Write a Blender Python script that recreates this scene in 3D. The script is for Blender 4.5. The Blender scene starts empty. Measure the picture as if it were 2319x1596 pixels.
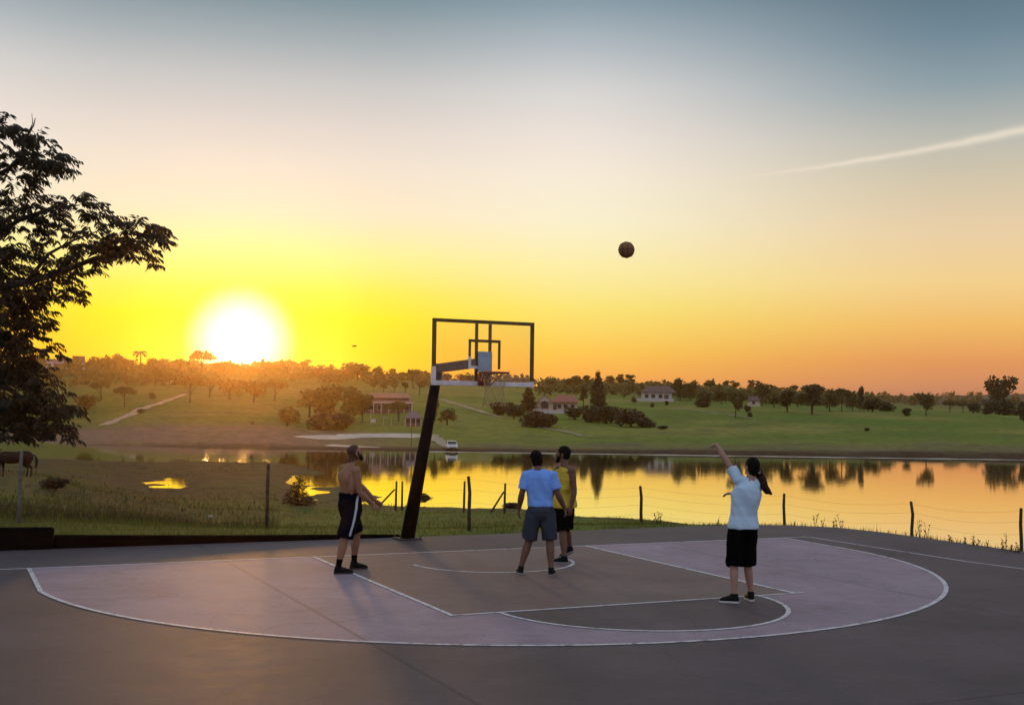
import bpy, bmesh, math, random
import numpy as np
from mathutils import Vector, Matrix, noise as mnoise

# ------------------------------------------------------------------ camera, sky, sun
scene = bpy.context.scene
C = scene.collection
FPX, VW, VH = 2725.4, 2318.0, 1596.0            # focal length and size in "view" pixels (the photograph at 2318 x 1596)
CX, CY = VW / 2, VH / 2
CAM = Vector((-7.8977, -18.9352, 2.4135))
RT = Vector((0.904885, -0.425427, 0.013954)).normalized()
FW = Vector((0.424413, 0.904261, 0.046759)).normalized()
UP = RT.cross(FW).normalized()
cam = bpy.data.objects.new('camera', bpy.data.cameras.new('camera'))
C.objects.link(cam)
cam.matrix_world = Matrix(((RT.x, UP.x, -FW.x, CAM.x), (RT.y, UP.y, -FW.y, CAM.y), (RT.z, UP.z, -FW.z, CAM.z), (0, 0, 0, 1)))
cam.data.sensor_width = 36.0
cam.data.lens = FPX / VW * 36.0
cam.data.clip_end = 20000
scene.camera = cam
scene.view_settings.view_transform = 'Standard'
scene.view_settings.look = 'None'
scene.view_settings.exposure = 0.0
scene.view_settings.gamma = 1.0
scene.render.engine = 'CYCLES'
scene.cycles.use_denoising = True
scene.cycles.max_bounces = 8
scene.cycles.transparent_max_bounces = 12

def vdir(vx, vy):
    return (FW + RT * ((vx - CX) / FPX) - UP * ((vy - CY) / FPX)).normalized()

def lin(r, g, b):
    f = lambda c: (c / 255 / 12.92) if c / 255 <= 0.04045 else ((c / 255 + 0.055) / 1.055) ** 2.4
    return (f(r), f(g), f(b), 1.0)

SUN = vdir(545, 772)                             # direction to the sun
SUN_EL, SUN_AZ = math.asin(SUN.z), math.atan2(SUN.x, SUN.y)

sl = bpy.data.lights.new('sun', 'SUN')
sl.energy = 1.3
sl.angle = math.radians(3.5)
sl.color = (1.0, 0.46, 0.11)
so = bpy.data.objects.new('sun', sl)
C.objects.link(so)
so.rotation_euler = (-SUN).to_track_quat('-Z', 'Y').to_euler()

# the sky: colours by elevation for four bearings from the sun, the glow about the sun, one contrail
W = bpy.data.worlds.new('World')
scene.world = W
W.use_nodes = True
nt = W.node_tree
nt.nodes.clear()
def N(t, **kw):
    n = nt.nodes.new(t)
    for k, v in kw.items(): setattr(n, k, v)
    return n
def L(a, b): nt.links.new(a, b)
def val(x, sock):
    if hasattr(x, 'is_output'): L(x, sock)
    else: sock.default_value = x
def M(op, a, b=0.0, c=None, clamp=False):
    n = N('ShaderNodeMath', operation=op, use_clamp=clamp)
    val(a, n.inputs[0]); val(b, n.inputs[1])
    if c is not None: val(c, n.inputs[2])
    return n.outputs[0]
def VM(op, a, b=None):
    n = N('ShaderNodeVectorMath', operation=op)
    val(a, n.inputs[0])
    if b is not None: val(b, n.inputs[1])
    return n.outputs['Value'] if op in ('DOT_PRODUCT', 'LENGTH') else n.outputs[0]
def MIX(f, a, b):
    n = N('ShaderNodeMix', data_type='RGBA')
    val(f, n.inputs['Factor']); val(a, n.inputs[6]); val(b, n.inputs[7])
    return n.outputs[2]
def SMOOTH(x, lo, hi):
    n = N('ShaderNodeMapRange', interpolation_type='SMOOTHSTEP')
    val(x, n.inputs['Value']); n.inputs['From Min'].default_value = lo; n.inputs['From Max'].default_value = hi
    return n.outputs[0]
D = VM('NORMALIZE', N('ShaderNodeTexCoord').outputs['Generated'])
sep = N('ShaderNodeSeparateXYZ'); L(D, sep.inputs[0])
elev = M('MULTIPLY', M('ARCSINE', sep.outputs[2]), 57.29578)
uu = M('SQRT', M('MAXIMUM', M('DIVIDE', elev, 90.0), 0.0))
hl = math.hypot(SUN.x, SUN.y)
hor = N('ShaderNodeCombineXYZ'); L(sep.outputs[0], hor.inputs[0]); L(sep.outputs[1], hor.inputs[1])
hd = VM('NORMALIZE', hor.outputs[0])
azd = M('MULTIPLY', M('ARCCOSINE', VM('DOT_PRODUCT', hd, (SUN.x / hl, SUN.y / hl, 0))), 57.29578)
def sky_ramp(stops):
    r = N('ShaderNodeValToRGB'); cr = r.color_ramp
    cr.interpolation = 'EASE' if False else 'LINEAR'
    while len(cr.elements) > 1: cr.elements.remove(cr.elements[-1])
    for i, (e, c) in enumerate(stops):
        p = math.sqrt(e / 90.0)
        el = cr.elements[0] if i == 0 else cr.elements.new(p)
        el.position = p; el.color = lin(*c)
    L(uu, r.inputs[0])
    return r.outputs[0]
ZEN = (196, 214, 232)  # zenith and back sky out of view are brightened as fill light
SKY_SUN = [(0, (248, 160, 20)), (1.6, (252, 186, 10)), (2.6, (252, 202, 8)), (4.2, (250, 224, 20)), (5.4, (250, 230, 82)), (7.0, (249, 238, 150)), (9.0, (246, 232, 200)),
           (11.2, (238, 226, 210)), (13, (224, 215, 207)), (15, (200, 200, 199)), (16.9, (164, 175, 180)), (18.7, (126, 148, 158)), (23, (100, 128, 144)), (38, (150, 174, 192)), (90, ZEN)]
SKY_MID = [(0, (222, 136, 92)), (1.0, (242, 158, 92)), (1.7, (248, 176, 80)), (2.8, (250, 200, 82)), (4.8, (247, 229, 118)), (6.8, (250, 239, 170)), (8.9, (249, 241, 207)), (11, (247, 236, 217)),
           (12.8, (237, 227, 218)), (15, (215, 214, 212)), (17, (178, 187, 194)), (18.8, (138, 159, 171)), (23, (104, 132, 150)), (38, (150, 174, 192)), (90, ZEN)]
SKY_RIGHT = [(0, (190, 126, 108)), (1.0, (204, 138, 108)), (2.4, (230, 154, 94)), (4.0, (243, 188, 104)), (6.0, (244, 210, 144)), (8.2, (234, 208, 168)), (10.2, (214, 200, 172)),
             (12.4, (187, 187, 178)), (14.6, (142, 160, 168)), (16.8, (110, 135, 150)), (19.2, (88, 112, 127)), (24, (80, 108, 126)), (40, (145, 170, 188)), (90, ZEN)]
SKY_BACK = [(0, (190, 170, 180)), (6, (208, 186, 190)), (14, (200, 198, 210)), (30, (190, 204, 222)), (90, ZEN)]
c = MIX(SMOOTH(azd, 5, 17), sky_ramp(SKY_SUN), sky_ramp(SKY_MID))
c = MIX(SMOOTH(azd, 14, 34), c, sky_ramp(SKY_RIGHT))
c = MIX(SMOOTH(azd, 45, 115), c, sky_ramp(SKY_BACK))
# contrail: a thin streak of cloud high in the right of the sky
d1, d2 = vdir(1690, 401), vdir(2318, 291)
nrm = d1.cross(d2).normalized()
tdir = (d2 - d1 * d1.dot(d2)).normalized()
along = M('MULTIPLY', M('ARCTANGENT', M('DIVIDE', VM('DOT_PRODUCT', D, tuple(tdir)), VM('DOT_PRODUCT', D, tuple(d1)))), 57.29578)   # degrees from its tip
off = M('MULTIPLY', VM('DOT_PRODUCT', D, tuple(nrm)), 57.29578)
nz = N('ShaderNodeTexNoise'); L(D, nz.inputs['Vector']); nz.inputs['Scale'].default_value = 70; nz.inputs['Detail'].default_value = 5
nz2 = N('ShaderNodeTexNoise'); L(D, nz2.inputs['Vector']); nz2.inputs['Scale'].default_value = 20; nz2.inputs['Detail'].default_value = 4
bow = M('MULTIPLY', M('MULTIPLY', along, M('SUBTRACT', along, 13.0)), -0.0042)
off2 = M('ADD', M('SUBTRACT', off, bow), M('MULTIPLY', M('SUBTRACT', nz.outputs[0], 0.5), 0.16))
wid = M('ADD', 0.05, M('MULTIPLY', M('MAXIMUM', along, 0.0), 0.0115))
q = M('DIVIDE', off2, wid)
trail = M('POWER', 2.718, M('MULTIPLY', M('MULTIPLY', q, q), -1.0))
trail = M('MULTIPLY', M('MULTIPLY', trail, SMOOTH(along, -1.5, 2.0)), M('SUBTRACT', 1.0, SMOOTH(along, 22, 34)))
trail = M('MULTIPLY', trail, M('ADD', 0.25, M('MULTIPLY', nz2.outputs[0], 0.9)), clamp=True)
c = MIX(M('MULTIPLY', trail, 0.92), c, lin(238, 225, 206))
# glow about the sun
gsun = M('MULTIPLY', M('ARCCOSINE', M('MINIMUM', VM('DOT_PRODUCT', D, tuple(SUN)), 1.0)), 57.29578)
core = M('SUBTRACT', 1.0, SMOOTH(gsun, 0.8, 2.85))
halo = M('POWER', 2.718, M('MULTIPLY', M('DIVIDE', gsun, 2.6), -1.0))
disc = M('SUBTRACT', 1.0, SMOOTH(gsun, 0.4, 1.4))
def ADDC(a, colr, f):
    n = N('ShaderNodeMix', data_type='RGBA', blend_type='ADD')
    val(f, n.inputs['Factor']); val(a, n.inputs[6]); n.inputs[7].default_value = colr
    return n.outputs[2]
c = ADDC(c, (0.25, 0.18, 0.0, 1), halo)
c = ADDC(c, (1.3, 1.25, 1.15, 1), core)
c = ADDC(c, (4.5, 3.2, 1.6, 1), disc)
bg = N('ShaderNodeBackground'); L(c, bg.inputs[0]); bg.inputs[1].default_value = 1.0
# the physical sky model adds a little cool scattered light from overhead
ns = N('ShaderNodeTexSky', sky_type='NISHITA', sun_disc=False, sun_elevation=SUN_EL, sun_rotation=SUN_AZ)
bg2 = N('ShaderNodeBackground'); L(ns.outputs[0], bg2.inputs[0]); bg2.inputs[1].default_value = 0.002
addw = N('ShaderNodeAddShader'); L(bg.outputs[0], addw.inputs[0]); L(bg2.outputs[0], addw.inputs[1])
wo = N('ShaderNodeOutputWorld'); L(addw.outputs[0], wo.inputs[0])

# ------------------------------------------------------------------ helpers
def hy(vx): return 909.4 + 0.014 * vx             # the horizon line in view pixels
FH = Vector((FW.x, FW.y, 0)).normalized()
RH = Vector((FH.y, -FH.x, 0))
def on(vx, vy, z=0.0):
    d = vdir(vx, vy); return CAM + d * ((z - CAM.z) / d.z)
def at(vx, vy, t):
    d = vdir(vx, vy); return CAM + d * (t / d.dot(FH))

def tag(o, label=None, cat=None, group=None, kind=None):
    if label: o['label'] = label
    if cat: o['category'] = cat
    if group: o['group'] = group
    if kind: o['kind'] = kind
    return o
def empty(name, loc, rz=0.0, label=None, cat=None, group=None, scale=None):
    o = bpy.data.objects.new(name, None); C.objects.link(o)
    o.location = loc; o.rotation_euler = (0, 0, rz); o.empty_display_size = 0.1
    if scale: o.scale = scale
    return tag(o, label, cat, group)
def link(name, me, mat, parent=None, smooth=False):
    o = bpy.data.objects.new(name, me); C.objects.link(o)
    if mat is not None:
        for m in (mat if isinstance(mat, (list, tuple)) else [mat]):
            if len(me.materials) < (len(mat) if isinstance(mat, (list, tuple)) else 1): me.materials.append(m)
    if parent is not None: o.parent = parent
    if smooth: me.polygons.foreach_set('use_smooth', [True] * len(me.polygons))
    return o
def mesh_np(name, v, f):
    v = np.asarray(v, dtype=np.float32); f = np.asarray(f, dtype=np.int32)
    me = bpy.data.meshes.new(name)
    k = f.shape[1]
    me.vertices.add(len(v)); me.vertices.foreach_set('co', v.ravel())
    me.loops.add(f.size); me.loops.foreach_set('vertex_index', f.ravel())
    me.polygons.add(len(f)); me.polygons.foreach_set('loop_start', np.arange(0, f.size, k, dtype=np.int32))
    me.update(calc_edges=True); me.validate()
    return me

class MB:
    """collects simple shapes into one mesh"""
    def __init__(s): s.v = []; s.f = []
    def add(s, v, f):
        n = len(s.v); s.v += [tuple(p) for p in v]; s.f += [tuple(i + n for i in q) for q in f]; return s
    def box(s, c, d, rot=None, taper=1.0):
        x, y, z = d[0] / 2, d[1] / 2, d[2] / 2
        P = [(-x, -y, -z), (x, -y, -z), (x, y, -z), (-x, y, -z), (-x * taper, -y * taper, z), (x * taper, -y * taper, z), (x * taper, y * taper, z), (-x * taper, y * taper, z)]
        c = Vector(c)
        P = [c + (rot @ Vector(p) if rot else Vector(p)) for p in P]
        return s.add(P, [(3, 2, 1, 0), (4, 5, 6, 7), (0, 1, 5, 4), (1, 2, 6, 5), (2, 3, 7, 6), (3, 0, 4, 7)])
    def tube(s, pts, rad, n=8, cap=True):
        pts = [Vector(p) for p in pts]
        rad = rad if isinstance(rad, (list, tuple)) else [rad] * len(pts)
        rings = []
        prev = None
        for i, p in enumerate(pts):
            t = (pts[min(i + 1, len(pts) - 1)] - pts[max(i - 1, 0)]).normalized()
            a = prev if prev is not None else (Vector((0, 0, 1)) if abs(t.z) < 0.9 else Vector((1, 0, 0)))
            u = (a - t * a.dot(t)).normalized(); w = t.cross(u); prev = u
            rings.append([p + (u * math.cos(2 * math.pi * k / n) + w * math.sin(2 * math.pi * k / n)) * rad[i] for k in range(n)])
        v = [q for r in rings for q in r]
        f = [(i * n + k, i * n + (k + 1) % n, (i + 1) * n + (k + 1) % n, (i + 1) * n + k) for i in range(len(pts) - 1) for k in range(n)]
        if cap: f += [tuple(range(n))[::-1], tuple((len(pts) - 1) * n + k for k in range(n))]
        return s.add(v, f)
    def loft(s, rings, cap=True):
        """rings: list of (centre, axis_u, axis_w) vectors"""
        n = 16; v = []
        for c_, u, w in rings:
            c_, u, w = Vector(c_), Vector(u), Vector(w)
            v += [c_ + u * math.cos(2 * math.pi * k / n) + w * math.sin(2 * math.pi * k / n) for k in range(n)]
        f = [(i * n + k, i * n + (k + 1) % n, (i + 1) * n + (k + 1) % n, (i + 1) * n + k) for i in range(len(rings) - 1) for k in range(n)]
        if cap: f += [tuple(range(n))[::-1], tuple((len(rings) - 1) * n + k for k in range(n))]
        return s.add(v, f)
    def ball(s, c, r, n=12, m=8):
        r = r if isinstance(r, (tuple, list)) else (r, r, r)
        c = Vector(c)
        v = [c + Vector((0, 0, -r[2]))]
        for i in range(1, m):
            a = -math.pi / 2 + math.pi * i / m
            v += [c + Vector((r[0] * math.cos(a) * math.cos(2 * math.pi * k / n), r[1] * math.cos(a) * math.sin(2 * math.pi * k / n), r[2] * math.sin(a))) for k in range(n)]
        v.append(c + Vector((0, 0, r[2])))
        f = [(0, 1 + (k + 1) % n, 1 + k) for k in range(n)]
        for i in range(m - 2):
            f += [(1 + i * n + k, 1 + i * n + (k + 1) % n, 1 + (i + 1) * n + (k + 1) % n, 1 + (i + 1) * n + k) for k in range(n)]
        o = 1 + (m - 2) * n
        f += [(o + k, o + (k + 1) % n, len(v) - 1) for k in range(n)]
        return s.add(v, f)
    def mesh(s, name):
        me = bpy.data.meshes.new(name); me.from_pydata(s.v, [], s.f); me.update()
        bm = bmesh.new(); bm.from_mesh(me); bmesh.ops.recalc_face_normals(bm, faces=bm.faces); bm.to_mesh(me); bm.free()
        return me
    def build(s, name, mat, parent=None, smooth=False, bevel=0.0):
        o = link(name, s.mesh(name), mat, parent, smooth)
        if bevel:
            m = o.modifiers.new('bevel', 'BEVEL'); m.width = bevel; m.segments = 2; m.limit_method = 'ANGLE'
        return o

def blend(mb, voxel, smooth=4, wrinkle=0.0, wscale=9.0, seed=0.0, factor=0.5, folds=False):
    """one continuous surface out of overlapping lofts"""
    me = mb.mesh('tmp'); o = bpy.data.objects.new('tmp', me); C.objects.link(o)
    r = o.modifiers.new('r', 'REMESH'); r.mode = 'VOXEL'; r.voxel_size = voxel
    if smooth:
        k = o.modifiers.new('s', 'SMOOTH'); k.iterations = smooth; k.factor = factor
    out = bpy.data.meshes.new_from_object(o.evaluated_get(bpy.context.evaluated_depsgraph_get()))
    bpy.data.objects.remove(o)
    if wrinkle:
        nn = [v.normal.copy() for v in out.vertices]
        for v, n_ in zip(out.vertices, nn):
            p = v.co
            h = mnoise.noise(Vector((p.x * wscale, p.y * wscale, p.z * wscale * 0.75 + seed))) + 0.5 * mnoise.noise(Vector((p.x * wscale * 2.3, p.y * wscale * 2.3 + seed, p.z * wscale * 1.6)))
            if folds: h = h * .5 + 1.4 * (.35 - abs(mnoise.noise(Vector((p.x * wscale * .8 + p.z * 2.5, p.y * wscale * .8 + seed * 3.1, p.z * wscale * .45 + p.x * 3)))))
            v.co = p + n_ * (h * wrinkle)
    out.polygons.foreach_set('use_smooth', [True] * len(out.polygons))
    return out

# ------------------------------------------------------------------ materials
def mat(name, col, rough=0.8, var=0.0, vscale=6.0, spec=0.3, metal=0.0, bump=0.0, bscale=40.0, coords='Object', detail=4.0):
    m = bpy.data.materials.new(name); m.use_nodes = True
    t = m.node_tree; b = t.nodes['Principled BSDF']
    col = tuple(col) + (1,) if len(col) == 3 else col
    b.inputs['Base Color'].default_value = col
    b.inputs['Roughness'].default_value = rough
    b.inputs['Specular IOR Level'].default_value = spec
    b.inputs['Metallic'].default_value = metal
    if var or bump:
        tc = t.nodes.new('ShaderNodeTexCoord')
        n = t.nodes.new('ShaderNodeTexNoise'); n.inputs['Scale'].default_value = vscale; n.inputs['Detail'].default_value = detail
        t.links.new(tc.outputs[coords], n.inputs['Vector'])
        if var:
            r = t.nodes.new('ShaderNodeValToRGB')
            r.color_ramp.elements[0].position = 0.3; r.color_ramp.elements[1].position = 0.7
            r.color_ramp.elements[0].color = tuple(max(0, c_ * (1 - var)) for c_ in col[:3]) + (1,)
            r.color_ramp.elements[1].color = tuple(min(1, c_ * (1 + var)) for c_ in col[:3]) + (1,)
            t.links.new(n.outputs[0], r.inputs[0]); t.links.new(r.outputs[0], b.inputs['Base Color'])
        if bump:
            n2 = t.nodes.new('ShaderNodeTexNoise'); n2.inputs['Scale'].default_value = bscale; n2.inputs['Detail'].default_value = 3
            t.links.new(tc.outputs[coords], n2.inputs['Vector'])
            bp = t.nodes.new('ShaderNodeBump'); bp.inputs['Strength'].default_value = bump; bp.inputs['Distance'].default_value = 0.01
            t.links.new(n2.outputs[0], bp.inputs['Height']); t.links.new(bp.outputs[0], b.inputs['Normal'])
    return m

def leaf_mat(name, c1, c2, trans=0.25):
    """leaves: two tones mixed by clump noise and by tree, some light let through"""
    m = bpy.data.materials.new(name); m.use_nodes = True
    t = m.node_tree; b = t.nodes['Principled BSDF']; out = t.nodes['Material Output']
    g = t.nodes.new('ShaderNodeNewGeometry'); oi = t.nodes.new('ShaderNodeObjectInfo')
    n = t.nodes.new('ShaderNodeTexNoise'); n.inputs['Scale'].default_value = 0.9; n.inputs['Detail'].default_value = 3
    t.links.new(g.outputs['Position'], n.inputs['Vector'])
    a = t.nodes.new('ShaderNodeMath'); a.operation = 'MULTIPLY_ADD'; a.inputs[1].default_value = 0.5; a.use_clamp = True
    t.links.new(oi.outputs['Random'], a.inputs[0]); 
    s = t.nodes.new('ShaderNodeMath'); s.operation = 'MULTIPLY_ADD'; s.inputs[1].default_value = 1.6; s.inputs[2].default_value = -0.55
    t.links.new(n.outputs[0], s.inputs[0]); t.links.new(s.outputs[0], a.inputs[2])
    mx = t.nodes.new('ShaderNodeMix'); mx.data_type = 'RGBA'
    mx.inputs[6].default_value = tuple(c1) + (1,); mx.inputs[7].default_value = tuple(c2) + (1,)
    t.links.new(a.outputs[0], mx.inputs['Factor'])
    t.links.new(mx.outputs[2], b.inputs['Base Color'])
    b.inputs['Roughness'].default_value = 0.65; b.inputs['Specular IOR Level'].default_value = 0.25
    tr = t.nodes.new('ShaderNodeBsdfTranslucent'); t.links.new(mx.outputs[2], tr.inputs[0])
    ms = t.nodes.new('ShaderNodeMixShader'); ms.inputs[0].default_value = trans
    t.links.new(b.outputs[0], ms.inputs[1]); t.links.new(tr.outputs[0], ms.inputs[2]); t.links.new(ms.outputs[0], out.inputs[0])
    return m

X = {}
X['leaf_far'] = leaf_mat('leaf_far', (0.072, 0.068, 0.026), (0.17, 0.15, 0.052), .35)
X['leaf_warm'] = leaf_mat('leaf_warm', (0.11, 0.075, 0.02), (0.22, 0.15, 0.04))  # orange glow of the low sun put into the leaf colour
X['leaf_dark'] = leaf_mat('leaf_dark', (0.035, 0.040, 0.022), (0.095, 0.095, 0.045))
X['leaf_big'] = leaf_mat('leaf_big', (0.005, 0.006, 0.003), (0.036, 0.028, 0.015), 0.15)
X['leaf_brush'] = leaf_mat('leaf_brush', (0.045, 0.034, 0.022), (0.11, 0.085, 0.048))
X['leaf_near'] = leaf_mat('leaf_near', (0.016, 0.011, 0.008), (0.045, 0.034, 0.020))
X['bark'] = mat('bark', (0.075, 0.055, 0.042), 0.9, 0.4, 8, bump=0.5)
X['bark_pale'] = mat('bark_pale', (0.16, 0.12, 0.09), 0.9, 0.4, 8, bump=0.5)
X['bark_dark'] = mat('bark_dark', (0.03, 0.023, 0.018), 0.9, 0.4, 8, bump=0.5)
X['post'] = mat('post_wood', (0.06, 0.038, 0.024), 0.9, 0.45, 12, bump=0.6)
X['post_grey'] = mat('post_grey', (0.12, 0.11, 0.10), 0.9, 0.3, 12, bump=0.4)
X['wire'] = mat('wire', (0.16, 0.14, 0.12), 0.6, metal=0.3)
X['wall_backlit'] = mat('wall_backlit', (0.005, 0.0045, 0.0045), 1.0, 0.4, 3, spec=0.0, bump=0.5)  # black stands for the shade on the wall's backlit face
X['white'] = mat('white_wall', (0.46, 0.44, 0.45), 0.8, 0.08, 1.5)
X['cream'] = mat('cream_wall', (0.55, 0.42, 0.34), 0.85, 0.12, 1.2)
X['roof_pink'] = mat('roof_pink', (.30, .15, .105), 0.8, 0.18, 2.0)
X['roof_red'] = mat('roof_red', (.32, .11, .085), 0.8, 0.2, 2.0)
X['roof_brown'] = mat('roof_brown', (0.13, 0.08, 0.075), 0.85, 0.25, 2.0)
X['thatch'] = mat('thatch', (0.15, 0.13, 0.15), 0.95, 0.3, 4.0, bump=0.5)
X['opening'] = mat('opening', (0.02, 0.018, 0.025), 0.5)
X['glass_dark'] = mat('glass_dark', (0.02, 0.022, 0.026), 0.12, spec=0.5)
X['timber'] = mat('timber', (0.12, 0.08, 0.06), 0.8, 0.3, 5)

# ------------------------------------------------------------------ terrain
def Zt(vx, t, y): return CAM.z - t * (y - hy(vx)) / FPX
WATER = -4.4
LAKE = [(-5.3, 8.0)]
COLS = {
    -900: ([(21, .06), (25, 0), (80, -1.5), (140, -3.6), (165, -4.35), (180, -4.6)], [(193, 1008), (225, 985), (260, 962), (320, 905), (420, 860), (520, 835), (600, 822), (900, 850)]),
    100: ([(20.6, .12), (24.5, -.02), (70, -1.85), (110, -3.75), (140, -4.2), (150, -4.6), (178, -4.7)], [(193, 1012), (225, 988), (260, 962), (320, 905), (420, 860), (520, 838), (600, 826), (900, 850)]),
    300: ([(20.9, .12), (24.5, -.02), (60, -2.3), (85, -4.0), (138, -4.3), (146, -4.75), (172, -4.75)], [(193, 1012), (230, 968), (320, 905), (450, 858), (600, 836), (900, 855)]),
    415: ([(21.2, .1), (24.3, -.02), (60, -2.7), (86, -4.15), (95, -4.44), (108, -4.44), (116, -4.15), (138, -4.25), (160, -4.62), (170, -4.7)], [(193, 1012), (230, 968), (320, 903), (450, 860), (600, 837), (900, 857)]),
    618: ([(21.4, .08), (24, -.02), (60, -3.0), (80, -3.95), (112, -4.0), (138, -4.1), (146, -4.8), (160, -4.9)], [(193, 1012), (230, 968), (330, 900), (450, 862), (600, 838), (900, 858)]),
    472: ([(21.4, .08), (24, -.02), (60, -3.0), (80, -3.95), (112, -4.0), (138, -4.1), (146, -4.8), (160, -4.9)], [(193, 1012), (230, 968), (330, 900), (450, 862), (600, 838), (900, 858)]),
    550: ([(21.4, .08), (24, -.02), (60, -3.0), (80, -3.95), (112, -4.0), (138, -4.1), (146, -4.8), (160, -4.9)], [(193, 1012), (230, 968), (330, 900), (450, 862), (600, 838), (900, 858)]),
    675: ([(21.8, .04), (24.3, -.03), (60, -3.0), (79, -4.16), (86, -4.46), (104, -4.52), (122, -4.45), (140, -4.5), (148, -4.8), (160, -4.9)], [(193, 1013), (231, 978), (300, 930), (375, 892), (450, 870), (600, 845), (900, 860)]),
    800: ([(22.1, .02), (24.5, -.05), (60, -3.0), (79, -4.18), (86, -4.44), (122, -4.55), (135, -5)], [(193, 1014), (232, 984), (262, 966), (320, 926), (420, 882), (600, 852), (900, 862)]),
    1000: ([(22.8, 0), (25, -.08), (60, -2.95), (78, -4.15), (85, -4.6), (95, -5)], [(193, 1015), (235, 985), (300, 936), (380, 902), (600, 866), (1200, 872)]),
    1200: ([(23.7, 0), (26, -.08), (60, -2.9), (77, -4.2), (83, -4.6), (92, -5)], [(193, 1018), (240, 990), (300, 950), (350, 927), (450, 892), (700, 876), (1500, 880)]),
    1500: ([(25.4, 0), (26.5, -.05), (40, -1.28), (74, -4.2), (79, -4.6), (88, -5)], [(193, 1020), (240, 986), (290, 957), (340, 927), (430, 905), (700, 888), (1800, 888)]),
    1800: ([(26.2, 0), (27, -.12), (32, -1.2), (60, -4.3), (66, -4.8)], [(193, 1022), (240, 992), (300, 952), (360, 928), (500, 914), (900, 898), (2400, 893)]),
    2100: ([(23.6, 0), (24.5, -.1), (30, -1.3), (48, -4.3), (56, -4.8)], [(193, 1024), (250, 982), (300, 953), (350, 937), (500, 931), (900, 917), (2400, 898)]),
    2318: ([(21.4, 0), (22.3, -.1), (28, -1.3), (43, -4.3), (52, -4.8)], [(193, 1026), (250, 982), (300, 957), (350, 943), (500, 937), (900, 921), (2400, 892)]),
    3300: ([(17, 0), (18, -.1), (24, -1.3), (40, -4.3), (48, -4.8)], [(193, 1040), (250, 996), (300, 971), (350, 957), (500, 950), (900, 934), (2400, 905)]),
}
RG = np.concatenate([np.array([0.5, 5, 10, 14]), np.arange(16, 34, 0.35), np.geomspace(34, 1000, 330), np.geomspace(1020, 3200, 24)])
phis, profs = [], []
for vx in sorted(COLS):
    near, far = COLS[vx]
    ph = math.atan((vx - CX) / FPX); cph = math.cos(ph)
    pts = [(0.1, -.06), (near[0][0] - 0.3, -.06)] + near
    pts.append((near[-1][0] + 10, -5.3))
    bank = Zt(vx, far[0][0], far[0][1])
    pts += [(183, -5.2), (190.3, WATER - .12), (191.2, WATER + .12), (191.6, bank - .1)]
    pts += [(t, Zt(vx, t, y)) for t, y in far]
    zl = pts[-1][1]
    pts += [(3300, zl + (3 if vx > 1000 else -20))]
    r = np.array([p[0] for p in pts]) / cph; z = np.array([p[1] for p in pts])
    phis.append(ph); profs.append(np.interp(np.log(RG), np.log(r), z))
flat = np.where(RG < 60, -.06, -.3)
phis = [-math.pi, math.radians(-75)] + phis + [math.radians(75), math.pi]
profs = [flat, flat] + profs + [flat, flat]
phis = np.array(phis); profs = np.array(profs)
AZ0 = math.atan2(FH.x, FH.y)
def fbm(x, y, s, seed=0):
    """cheap smooth value noise for arrays"""
    def vn(a, b):
        ia, ib = np.floor(a).astype(np.int64), np.floor(b).astype(np.int64); fa, fb = a - ia, b - ib
        fa = fa * fa * (3 - 2 * fa); fb = fb * fb * (3 - 2 * fb)
        h = lambda p, q: ((np.sin((p * 127.1 + q * 311.7 + seed * 74.7) % 6283.0) * 43758.5453) % 1.0)
        return (h(ia, ib) * (1 - fa) + h(ia + 1, ib) * fa) * (1 - fb) + (h(ia, ib + 1) * (1 - fa) + h(ia + 1, ib + 1) * fa) * fb
    x, y = np.asarray(x, float) / s, np.asarray(y, float) / s
    return vn(x, y) * .55 + vn(x * 2.1 + 5, y * 2.1) * .3 + vn(x * 4.3, y * 4.3 + 9) * .15 - 0.5
COURT = [(-40, 2.45), (-7.0, 2.47), (-0.64, 2.33), (2.36, 2.37), (6.4, 2.58), (7.6, 2.45), (8.6, 2.1), (9.3, 1.4), (9.55, .3), (9.6, -1.5), (9.6, -34), (-40, -34)]
def in_court(x, y, grow=0.0):
    x, y = np.asarray(x, float), np.asarray(y, float)
    ins = np.zeros(x.shape, bool)
    P = COURT; n = len(P)
    cxm, cym = -10, -12
    for i in range(n):
        (x1, y1), (x2, y2) = P[i], P[(i + 1) % n]
        cond = ((y1 > y) != (y2 > y))
        with np.errstate(divide='ignore', invalid='ignore'):
            xi = (x2 - x1) * (y - y1) / ((y2 - y1) if y2 != y1 else 1e-9) + x1
        ins ^= cond & (x < xi)
    return ins
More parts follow.
